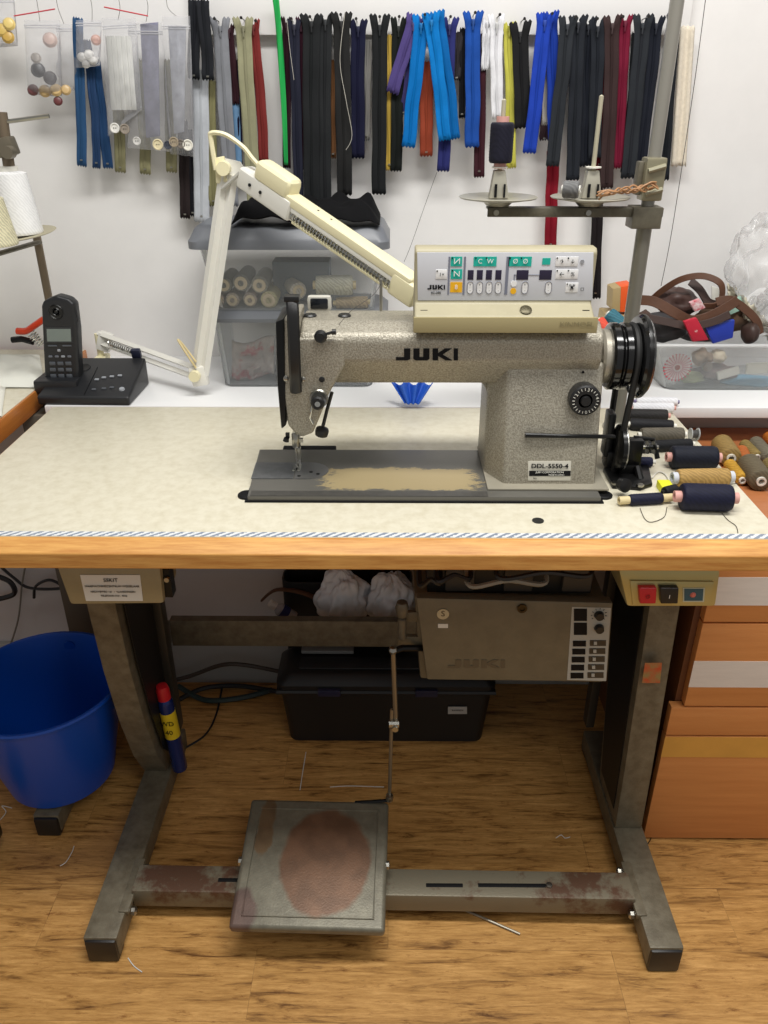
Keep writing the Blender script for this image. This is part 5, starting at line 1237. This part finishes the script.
K = (34,36,38); CH = (48,50,54); NV = (30,34,62)
Z = [
 (201,70,202,222,17,(196,200,206),'pale grey white zipper hanging behind the folded black one',.006,0,0),
 (211,80,214,206,10,(138,134,96),'olive zipper behind the lamp cable',.003,0,0),
 (220,20,232,206,16,(136,138,144),'medium grey zipper right of the folded black zipper',.012,10,0),
 (229,27,236,104,9,(62,32,40),'short maroon zipper behind the grey and olive ones',.007,4,0),
 (234,84,237,166,11,(112,150,188),'light blue zipper end between grey and olive zippers',.003,0,0),
 (238,60,240,172,7,(34,32,60),'narrow navy zipper left of the sage green zipper',.001,0,0),
 (243,20,255,207,16,(154,152,122),'sage green zipper in the left group on the board',.015,10,0),
 (253,22,264,163,11,(124,46,44),'brick red zipper beside the sage green zipper',.008,6,.004),
 (287,20,287,168,9,(52,24,34),'dark maroon zipper right of the green ribbon',.004,6,0),
 (294,22,299,200,11,(44,46,64),'slate navy zipper between two maroon zippers',.009,6,0),
 (301,20,303,170,8,(66,28,44),'narrow wine zipper left of the wide black pair',.003,4,0),
 (311,17,312,208,18,(40,42,44),'wide black zipper, left of the black pair beside the maroon ones',.014,8,0),
 (325,17,325,206,14,(46,48,50),'wide black zipper, right of the black pair beside the maroon ones',.010,6,0),
 (332,60,333,158,7,(118,80,50),'thin brown zipper peeking between the black zippers',.002,0,0),
 (341,15,345,195,17,(44,44,44),'black zipper with a loose white thread down it',.014,10,0),
 (358,22,358,158,15,(26,28,58),'navy zipper right of the black one with loose thread',.010,8,0),
 (368,40,366,140,8,(130,128,124),'grey zipper end behind the navy and black zippers',.001,0,0),
 (380,17,379,194,16,(36,38,40),'black zipper with silver stop hanging alone in the middle',.012,12,0),
 (390,35,389,170,8,(200,168,76),'gold yellow zipper behind the lone black zipper',.003,0,0),
 (399,20,396,171,13,(30,34,32),'greenish black zipper left of the purple ones',.007,10,0),
 (415,18,392,93,14,(82,70,128),'purple zipper slanting down to the left, in front',.018,6,0),
 (413,60,404,115,11,(62,56,106),'second purple zipper behind the bright blue ones',.009,0,0),
 (422,18,408,147,15,(4,112,190),'bright cyan blue zipper, leftmost of three on one nail',.022,9,0),
 (431,15,445,140,14,(8,120,198),'bright cyan blue zipper, middle of three on one nail',.028,9,0),
 (436,14,454,139,14,(6,100,172),'bright cyan blue zipper, rightmost of three on one nail',.021,9,.003),
 (427,62,426,156,14,(150,66,44),'rust orange zipper behind the bright blue zippers',.007,0,0),
 (450,20,443,171,14,(44,48,108),'indigo zipper behind the right bright blue zipper',.011,8,0),
 (459,32,456,80,9,(60,56,60),'short grey black zipper between indigo and royal blue',.003,0,0),
 (463,28,462,118,7,(30,30,34),'narrow black zipper left of the medium blue zipper',.002,0,0),
 (473,14,472,147,16,(30,78,164),'medium blue zipper left of the white zippers',.016,9,0),
 (481,34,479,177,12,(74,34,44),'long dark maroon zipper below and behind the medium blue one',.005,0,0),
 (487,20,485,70,9,(226,226,230),'short white zipper beside the longer white zipper',.010,5,0),
 (496,17,497,118,13,(234,234,238),'white zipper hanging behind the upright navy spool',.014,10,0),
 (509,25,511,168,11,(198,194,84),'lime yellow zipper right of the white zippers',.006,4,0),
 (520,24,522,128,17,(36,36,38),'black zipper right of the lime yellow zipper',.012,12,0),
 (545,16,529,153,15,(32,66,176),'royal blue zipper slanting left with white end, over its twin',.022,8,0),
 (551,14,554,140,13,(28,60,160),'royal blue zipper hanging straight behind its twin',.014,8,0),
 (548,70,545,125,8,(196,190,184),'pale zipper end showing between the two royal blue zippers',.003,0,0),
 (545,104,544,140,10,(66,46,52),'short dark brown zipper end below the royal blue pair',.001,0,0),
 (553,150,550,248,13,(128,20,36),'crimson zipper hanging low under the charcoal zippers',.001,0,0),
 (568,19,552,166,15,(52,56,62),'charcoal zipper slanting left beside the royal blue pair',.024,9,0),
 (578,18,572,180,15,(42,46,54),'charcoal zipper hanging just right of the slanting charcoal one',.016,8,0),
 (588,20,585,166,14,(32,36,46),'blue-black zipper behind the stand spindle, first',.009,8,0),
 (598,22,594,158,14,(40,44,52),'blue-black zipper behind the stand spindle, second',.014,8,0),
 (603,30,599,170,8,(112,20,34),'dark red zipper between charcoal and brown zippers',.003,0,0),
 (597,170,595,298,12,(38,32,34),'very long dark zipper hanging below the right spool disc',-.001,0,0),
 (613,18,606,188,15,(70,52,52),'brown zipper left of the wine red zipper',.015,9,0),
 (625,18,617,168,12,(116,24,50),'wine red zipper between brown and charcoal zippers',.009,6,0),
 (643,17,627,178,16,(50,54,60),'charcoal zipper just left of the upper stand pole',.016,10,0),
 (636,32,624,172,8,(40,42,46),'narrow dark zipper left of the pole, half hidden',.004,0,0),
 (657,19,638,184,13,(34,38,50),'blue-black zipper passing behind the upper stand pole',.008,8,0),
 (674,16,663,180,12,(34,38,44),'black zipper with silver stop right of the upper stand pole',.010,8,0),
]
for i, z in enumerate(Z):
    x0,y0,x1,y1,w_,col,lab,off,vt,cur = z
    zipper(x0,y0,x1,y1,w_,col,lab,off,vt,cur, slider=vt > 0, metal=(200,200,200) if 'white zipper hanging' in lab else tuple(min(255,int(v*.8+20)) for v in col))
# folded black zipper at the left with two tails
zipper(195,0,194,79,13,(38,40,46),'black zipper, left tail of the pair hanging from above the frame',.020,0,0,slider=False)
zipper(203,0,209,80,13,(40,42,48),'black zipper, right tail of the pair hanging from above the frame',.027,0,0,slider=False)
zipper(183,120,186,218,11,(52,42,42),'dark brown zipper behind the button bags',.001,0,0,slider=False)
zipper(192,130,193,216,9,(40,40,46),'black zipper behind the button bags left of the pale zipper',-.002,0,0,slider=False)
# blue zippers in the bags group
zipper(78,18,83,166,11,(46,82,122),'denim blue zipper hanging lowest left beside the button bags',.016,0,0,slider=False)
zipper(86,40,97,168,9,(40,66,104),'denim blue zipper, middle of the three denim blue ones',.012,0,.006,slider=False)
zipper(95,60,109,168,11,(42,74,116),'denim blue zipper, right of the three denim blue ones',.008,0,0,slider=False)
for x0,x1,y,l in ((118,121,172,'olive zipper end below the bag of white sticks'),(143,146,174,'olive zipper end below the middle button bag'),(170,172,172,'olive zipper end below the right button bag')):
    zipper(x0,60,x1,y,12,(146,142,108),l,-.002,0,0,slider=False)
# green ribbon
rp_ = [(275,-6,0),(278,20,0),(281,60,0),(284,110,0),(286,165,0)]
P3 = catmull([ay(x,y,YZ-.02) for x,y,_ in rp_], 8)
def f(u,v):
    i = u*(len(P3)-1); k = min(int(i), len(P3)-2); p = P3[k].lerp(P3[k+1], i-k); return p+V(((v-.5)*(.013-.004*u), .003*math.sin(u*8+v*3), 0))
tag(MB().grid(f, 40, 4).build('green_ribbon', M('green_ribbon', (26,160,74), .4), solid=.0008, angle=180), 'long bright green ribbon hanging over the board', 'ribbon')
def f(u,v): return ay(680+v*15-u*9, 26+u*140, YZ+.004-.004*math.sin(v*9))+V((0,0,.002*math.sin(v*30)))
tag(MB().grid(f, 30, 8).build('lace_strip', M('lace_white', (222,212,194), .8, var=.1, vscale=150), solid=.001, angle=180), 'cream lace strip at the right end of the row of zippers', 'lace')
# nails
NAIL = M('nail_metal', (60,58,56), .35, .8)
nail_px = [(259,24),(219,22),(245,21),(293,22),(312,20),(342,18),(357,22),(380,20),(399,20),(424,18),(449,20),(473,16),(497,18),(521,22),(548,17),(571,20),(592,22),(617,20),(642,20),(672,18)]
n0 = None
for x,y in nail_px:
    p = ay(x, y, YW-.02)
    if n0 is None:
        n0 = MB().tube([p+V((0,.012,0)), p+V((0,-.045,.002))], .0011, 6).lathe([(0,0),(.0028,0),(.0028,.0008),(0,.0008)], p+V((0,-.045,.002)), (0,-1,0), 10).build('nail', NAIL, at=p)
        tag(n0, 'steel nail sticking out of the white board', 'nail', 'nails in the white board'); BASE[n0.name] = p
    else:
        o = n0.copy(); C.objects.link(o); o.location = p
for (x0,y0,x1,y1,l) in ((262,0,259,20,'thread running up from the empty nail'),(497,0,496,20,'thread running up from the white zipper'),(612,0,592,96,'thread running up from the right stand spindle'),(508,0,498,102,'thread running up from the left stand spindle')):
    pass
TH2 = M('fine_thread', (90,86,82), .7)
def line(pts, Y, label, r=.0005, mat=TH2):
    tag(MB().tube(catmull([ay(x,y,Y) for x,y in pts], 6), r, 5).build('hanging_thread', mat), label, 'thread')
line([(706,-4),(692,100),(672,230),(661,286)], 1.76, 'dark thread hanging down the wall right of the stand pole', .0007, M('dark_thread', (44,40,38), .7))
line([(437,172),(425,205),(411,245),(404,262)], 1.70, 'dark thread sloping down behind the lamp beam')
line([(345,12),(340,60),(346,100),(352,135),(346,150)], 1.785, 'loose white thread on the black zipper', .0006, M('pale_thread', (190,186,176), .7))
line([(287,20),(290,50),(294,80)], 1.785, 'short pale thread on the slate navy zipper', .0005, M('pale_thread', (190,186,176), .7))
line([(333,332),(350,312),(372,296),(381,284)], 1.16, 'sewing thread rising from the machine guide', .0004)

# ---------------------------------------------------------------- little plastic bags with haberdashery
BAGF = clearmat('bag_film', (216,216,220), .20, .10, bump=1.0, bscale=70)
def bag(pts, dep, off, label, seed):
    Y = YZ-off
    c4 = [ay(x,y,Y) for x,y in pts]   # tl tr br bl
    mb = MB()
    for sgn in (-1,1):
        def g(u,v):
            p = c4[0].lerp(c4[1],u).lerp(c4[3].lerp(c4[2],u), v)
            e = (math.sin(PI*u)**.5)*(min(1,v*1.6))**.7*(1 if v < .9 else (1-v)*10)
            return p+V((0, sgn*(dep*e+.0004) + .003*noise.noise(V((u*6,v*8,seed)))*e, 0))
        mb.grid(g, 16, 22)
    t = thing('plastic_bag', (c4[3]+c4[2])/2, label, 'plastic bag')
    mb.build('bag_film', BAGF, t, angle=180)
    sl = MB(); 
    a, b = c4[0].lerp(c4[3],.07), c4[1].lerp(c4[2],.07)
    sl.tube([a+V((0,-.002,0)), b+V((0,-.002,0))], .0012, 5).tube([a+V((0,-.002,-.004)), b+V((0,-.002,-.004))], .0010, 5).build('press_seal', clearmat('seal', (230,230,235), .5, .15), t)
    return t
bag([(24,20),(60,20),(62,97),(28,94)], .016, .03, 'clear bag with brown and black beads, second from the left edge', 1)
bag([(56,24),(76,24),(80,90),(60,92)], .010, .012, 'small clear bag behind the bead bag', 2)
bag([(76,20),(102,20),(100,66),(76,68)], .009, .032, 'clear bag with white flower buttons over the denim blue zippers', 3)
bag([(102,18),(136,18),(142,110),(108,136)], .014, .035, 'clear bag holding long white sticks', 4)
bag([(128,22),(162,22),(172,152),(128,148)], .012, .020, 'clear bag with grey lining and buttons in the middle of the bags', 5)
bag([(162,16),(190,16),(195,157),(170,154)], .013, .034, 'clear bag with flat silver strip and buttons, rightmost of the bags', 6)
bag([(-10,-4),(14,-4),(18,46),(-8,48)], .012, .02, 'small clear bag with gold beads at the top left corner', 7)
def bead(x, y, off, r, col, label, nm='bead', cat='bead', flat=.5, group=None):
    p = ay(x,y,YZ-off)
    return tag(MB().lathe([(0,-r*flat),(r*.7,-r*flat*.75),(r,0),(r*.7,r*flat*.75),(0,r*flat)], p, (.2,-1,.3), 14).build(nm, M('b_%d_%d_%d'%col, col, .3)), label, cat, group)
for x,y,r,c,l in ((38,70,.014,(34,30,32),'large black oval bead in the second bag'),(50,78,.013,(44,34,34),'dark brown bead at the middle of the second bag'),(33,90,.011,(110,66,66),'dusky pink bead low in the second bag'),(45,91,.012,(190,160,110),'gold bead low in the second bag'),(56,90,.012,(204,174,120),'pale gold bead at lower right of the second bag'),(66,90,.010,(196,166,116),'pale gold bead in the small bag behind'),(58,101,.009,(100,50,50),'dark red bead hanging below the second bag'),(50,40,.014,(206,178,166),'pale pink bead at the top of the second bag'),(36,58,.010,(190,180,170),'pearly bead in the middle of the second bag'),
    (96,40,.010,(214,160,140),'peach flower button above the white flower buttons'),(82,57,.009,(232,230,226),'white flower button at the left in the flower bag'),(89,55,.010,(236,234,230),'white flower button in the middle of the flower bag'),(93,60,.009,(228,226,222),'white flower button at the right in the flower bag'),(86,64,.008,(230,228,224),'white flower button lowest in the flower bag'),
    (2,30,.013,(206,176,96),'gold bead in the top left corner bag, left'),(9,24,.012,(222,196,120),'gold bead in the top left corner bag, upper'),(8,37,.012,(196,160,80),'gold bead in the top left corner bag, lower')):
    bead(x,y,.030 if x<24 or x>76 else .031, r, c, l)
def button(x, y, r, c, l, off=.04):
    p = ay(x,y,YZ-off); t = thing('button', p-V((0,0,r)), l, 'button')
    MB().lathe([(0,.001),(r*.72,.001),(r*.8,.003),(r,.0025),(r,-.001),(0,-.001)], p, (0,-1,.1), 22).build('button_disc', M('bt_%d_%d_%d'%c, c, .25), t)
    for a in (-1,1): MB().lathe([(0,0),(.0011,0),(.0011,.0004),(0,.0004)], p+V((a*.0022,-.0013,0)), (0,-1,.1), 8).build('button_hole', INK, t)
for x,y,r,c,l in ((115,128,.0095,(226,224,218),'white round button at the bottom of the sticks bag'),(125,129,.0095,(150,140,128),'brown rimmed button beside the white one in the sticks bag'),(137,141,.008,(206,204,200),'pale button at the lower left of the middle bag'),(158,144.5,.0105,(218,206,170),'large cream button at the lower right of the middle bag'),(168,145,.008,(70,74,84),'dark grey button between the two right bags'),(174,142,.0095,(160,146,124),'tan button in the rightmost bag'),(181,144,.0085,(120,112,104),'grey brown button in the rightmost bag'),(188,145,.0105,(232,228,216),'cream white button lowest in the rightmost bag')):
    button(x,y,r,c,l, .052)
for i,(x,w_) in enumerate(((108,5),(113,5),(118,5),(123,5),(128,5))):
    a, b = ay(x,36,YZ-.036), ay(x+6,110,YZ-.036)
    tag(MB().tube([a,b], .0055, 6, .5).build('white_stick', M('stick_white', (234,234,228), .5)), 'flat white stick in the clear bag of white sticks', 'stick', 'white sticks in the clear bag')
for pts, c, l, off in (([(140,24),(158,22),(160,136),(146,138)],(128,128,150),'grey purple lining strip inside the middle bag',.021),([(168,26),(186,26),(184,132),(174,134)],(172,174,184),'flat silver strip inside the rightmost bag',.035)):
    tag(MB().prism([ay(x,y,YZ-off) for x,y in pts], (0,.003,0), .001).build('fabric_strip', M('fs_%d'%c[0], c, .5, var=.2, vscale=60, bump=.5, bscale=60)), l, 'fabric strip')
tag(MB().tube([ay(14,16,YZ-.03), ay(55,9,YZ-.03)], .0012, 5).build('red_strip', M('seal_red', (206,70,80), .4)), 'thin red line above the bead bag', 'string')
tag(MB().tube([ay(104,7,YZ-.036), ay(148,16,YZ-.036)], .0012, 5).build('red_strip', M('seal_red', (206,70,80), .4)), 'thin red line above the bag of white sticks', 'string')
for x,y,x2 in ((40,22,38),(64,24,58),(92,22,92),(118,20,120),(146,22,148),(176,16,168)):
    line([(x2-2,-4),(x2,8),(x,y)], YZ-.028, {40:'thread holding the bead bag',64:'thread holding the small bag behind the bead bag',92:'thread holding the flower button bag',118:'thread holding the white sticks bag',146:'thread holding the middle button bag',176:'thread holding the rightmost button bag'}[x], .0005)

# ---------------------------------------------------------------- under the table
# blue bucket standing on the foot of the left table
bz = .056; bc = V((-.692, 1.232, bz))
bk_ = thing('bucket', bc, 'blue plastic bucket standing on the floor left of the stand', 'bucket')
hB_ = .246
pr = [(0,0),(.100,0),(.106,.004),(.156,hB_-.012),(.160,hB_-.010),(.162,hB_-.004),(.160,hB_),(.155,hB_),(.153,hB_-.006),(.103,.008),(.098,.006),(0,.006)]
BLU = M('blue_plastic', (6,74,178), .35, coat=.1)
MB().lathe(pr, bc, (0,0,1), 64).build('bucket_body', BLU, bk_)
for sx in (-1,):
    MB().lathe([(0,0),(.012,0),(.012,.004),(0,.004)], bc+V((sx*.0,.150,hB_-.03)), (0,-1,0), 16).build('handle_mount', BLU, bk_)
MB().tube([bc+V((math.cos(t)*.165,math.sin(t)*.165,hB_-.018)) for t in [PI*i/20 for i in range(21)]], .0022, 6).build('bail_handle', M('handle_wire',(60,60,70),.4,.6), bk_)
# spray can behind the left column
def P2(x,y,Y): return ay(x,y,Y)
c0 = V((-.405,1.45,.0)); ax = V((-.11,-.03,1)).normalized()
c0 = ay(177,764,1.24)
sc_ = thing('spray_can', c0, 'blue spray can with red cap behind the left stand column', 'spray can')
r = .0155; hc = .20
c0 = V((-.443,1.235,.062)); ax = V((-.035,-.03,1)).normalized()
MB().lathe([(0,0),(r*.95,0),(r,.003),(r,hc-.014),(r*.8,hc-.004),(r*.5,hc)], c0, ax, 28).build('can_body', M('can_blue', (34,50,110), .25, .4), sc_)
MB().lathe([(r*1.005,hc*.48),(r*1.02,hc*.48),(r*1.02,hc*.82),(r*1.005,hc*.82)], c0, ax, 28, cap=False).build('can_label', M('label_yellow', (226,196,40), .4), sc_)
MB().lathe([(r*.7,hc-.006),(r*.86,hc-.004),(r*.86,hc+.018),(r*.7,hc+.028),(0,hc+.03)], c0, ax, 24).build('cap', M('cap_red', (196,30,40), .35), sc_)
xa_r = math.atan2(ax.x, ax.z)
text('WD', .016, c0+ax*hc*.70+V((0,-r*1.05,0)), INK, sc_, rot=(PI/2,xa_r,0)); text('40', .016, c0+ax*hc*.58+V((0,-r*1.05,0)), INK, sc_, rot=(PI/2,xa_r,0))
# black tool box
bx0, bx1 = ay(290,745,1.386).x, ay(482,745,1.386).x
TBX = M('toolbox_black', (22,23,25), .45)
tb = thing('tool_box', ((bx0+bx1)/2,1.47,0), 'large black plastic toolbox with open tray top on the floor behind the treadle', 'toolbox')
zt1, zt0 = .185, .15
def tray(x0,x1,y0,y1,z0,z1,g=.012):
    return trans_box(x0-g,x1+g,z1,x0,x1,z0,y0,y1,.004,.008)
tray(bx0,bx1,1.375,1.498,.0,.155,.014).build('box_body', TBX, tb)
MB().tube([V((bx0-.018,1.371,.155)),V((bx1+.018,1.371,.155)),V((bx1+.018,1.503,.155)),V((bx0-.018,1.503,.155))], .006, 6, closed=True).build('body_rim', TBX, tb)
rlid(bx0-.020,bx1+.020,1.369,1.503,.160,.195,.02,.016).build('lid', TBX, tb)
for x in (.22,.70): MB().crbox((bx0+(bx1-bx0)*x,1.366,.158), (.05,.010,.018), .003).build('latch', M('latch_blue', (34,36,64), .4), tb)
MB().rbox((bx0+.03,1.40,.195), (bx1-.06,1.44,.199), .001).build('lid_groove', M('lid_grey', (44,46,50), .4), tb)
q = [ay(448,707,1.374),ay(467,707,1.374),ay(467,714,1.374),ay(448,714,1.374)]
MB().prism(q, (0,.002,0)).build('label_plate', M('label_grey', (190,188,182), .4), tb); text('BLACKBOX', .005, ay(457.5,710.5,1.3725), INK, tb)
tag(MB().rbox((bx0+.03,1.452,.1965), (bx0+.15,1.475,.206), .003).build('ruler', M('grey_bar', (130,130,128), .4)), 'pale grey bar lying on the black toolbox lid', 'bar')
# items on the rear brace tray
zt = .373
crt = thing('crate', (ay(350,615,1.55).x,1.548,0), 'tall black crate behind the rear brace with bags and bottle on top', 'crate')
trans_box(ay(282,600,1.51).x, ay(412,600,1.51).x, .352, ay(284,600,1.51).x, ay(410,600,1.51).x, 0, 1.510, 1.578, .004, .003).build('crate_body', M('crate_black', (26,25,25), .6), crt)
strapm = M('brown_belt', (96,66,46), .6)
tag(MB().tube(catmull([ay(262,600,1.53),ay(276,590,1.52),ay(300,592,1.50),ay(322,602,1.496),ay(334,616,1.496)]), .008, 6, .4).build('brown_belt', strapm), 'brown belt hanging over the front of the tall black crate', 'belt')
a, b = ay(294,618,1.475), ay(265,600,1.475)
bt = thing('bottle', a, 'small clear bottle with white cap and blue label in front of the crate', 'bottle')
d_ = (b-a)
MB().lathe([(0,0),(.014,0),(.015,.004),(.015,.040),(.007,.050),(.007,.056)], a, d_, 20).build('bottle_body', M('bottle_pale', (176,180,190), .2), bt)
MB().lathe([(.0153,.018),(.0156,.018),(.0156,.036),(.0153,.036)], a, d_, 20, cap=False).build('label', M('label_navy', (34,44,110), .4), bt)
MB().lathe([(.009,.050),(.009,.066),(.007,.068),(0,.068)], a, d_, 16).build('cap', WHITE, bt)
carrier(ay(342,598,1.48), .056,.036,.068, 'crumpled white carrier bag, the left one of two stuffed behind the rear brace', 4)
carrier(ay(390,600,1.48), .054,.036,.064, 'crumpled white carrier bag, the right one of two, next to the control box', 8)
# cables
CB = M('cable_black', (24,24,26), .5); CG = M('cable_grey', (120,118,110), .5)
rope('cable', [az(x,y,.012) for x,y in ((178,700),(205,688),(240,686),(280,692))]+[az(285,690,.04)], .006, CB, 'thick black cable on the floor left of the toolbox', 'cable')
rope('cable', [ay(160,684,1.55),ay(190,676,1.54),ay(230,664,1.54),ay(282,672,1.55)], .005, M('cable_brown', (70,60,50), .5), 'brown cable looping in front of the baseboard', 'cable')
rope('cable', [az(222,688,.005),az(216,715,.004),az(205,735,.004),az(185,748,.004)], .0025, CB, 'thin black cable curving over the floor behind the left column', 'cable')
rope('cable', [az(178,686,.02),az(205,700,.008),az(240,698,.008),az(272,690,.008)], .007, M('cable_teal', (44,62,60), .5), 'dark green cable behind the left stand column', 'cable')
for i,(pts,rr,mm,l) in enumerate((([(-6,575),(10,582),(14,594),(-6,600)],.006,CB,'black cable loop at the left edge under the side table'),([(0,566),(14,578),(30,588),(62,588),(50,580),(36,586),(34,598)],.0035,CB,'black cable loops hanging under the left of the table'),([(26,562),(22,585),(18,620),(8,652)],.0022,CG,'thin grey cable hanging down above the blue bucket'))):
    rope('cable', [ay(x,y,1.57) for x,y in pts], rr, mm, l, 'cable')
# bits on the floor
tag(MB().tube([az(465,910,.003), az(520,934,.003)], .0022, 8).build('metal_pin', M('dull_pin',(150,144,130),.4,.6)), 'thin steel rod lying on the floor in front of the crossbar', 'metal rod')
WT = M('scrap_white', (220,220,214), .8)
for pts,l in (([(60,866),(66,862),(72,852),(74,846)],'white thread snippet on the floor under the bucket'),([(0,820),(6,812),(2,806),(12,808)],'white thread tangle on the floor at the left edge'),([(300,790),(303,770),(306,752)],'thin white thread lying on the floor behind the treadle'),([(330,787),(350,786),(384,787)],'white thread running to the treadle rod'),([(128,958),(134,966),(142,972)],'pale thread by the left front foot'),([(642,838),(646,845),(651,838),(649,834)],'dark scrap of thread by the cabinet corner'),([(556,838),(561,835),(565,838),(570,837)],'grey lint near the right foot'),):
    rope('thread_snippet', [az(x,y,.0015) for x,y in pts], .0009, INK if 'dark' in l else WT, l, 'thread')
# ---------------------------------------------------------------- light
def area(name, loc, size, e, rot=(0,0,0), col=(1,1,1)):
    l = bpy.data.lights.new(name, 'AREA'); l.shape = 'RECTANGLE'; l.size, l.size_y = size; l.energy = e; l.color = col
    o = bpy.data.objects.new(name, l); C.objects.link(o); o.location = loc; o.rotation_euler = rot; return o
area('ceiling_tube', (.2,.80,2.55), (1.6,.3), 39, (math.radians(8),0,0), (1,.985,.95))
area('ceiling_tube', (.9,-.4,2.6), (1.6,.5), 14, (0,0,0), (1,.98,.95))
w = bpy.data.worlds.new('world'); bpy.context.scene.world = w; w.use_nodes = True
w.node_tree.nodes['Background'].inputs[0].default_value = (1,.985,.96,1); w.node_tree.nodes['Background'].inputs[1].default_value = .30
sc = bpy.context.scene
sc.view_settings.view_transform = 'Standard'; sc.view_settings.look = 'None'; sc.view_settings.gamma = 1; sc.view_settings.use_curve_mapping = False
sc.view_settings.exposure = 0.0
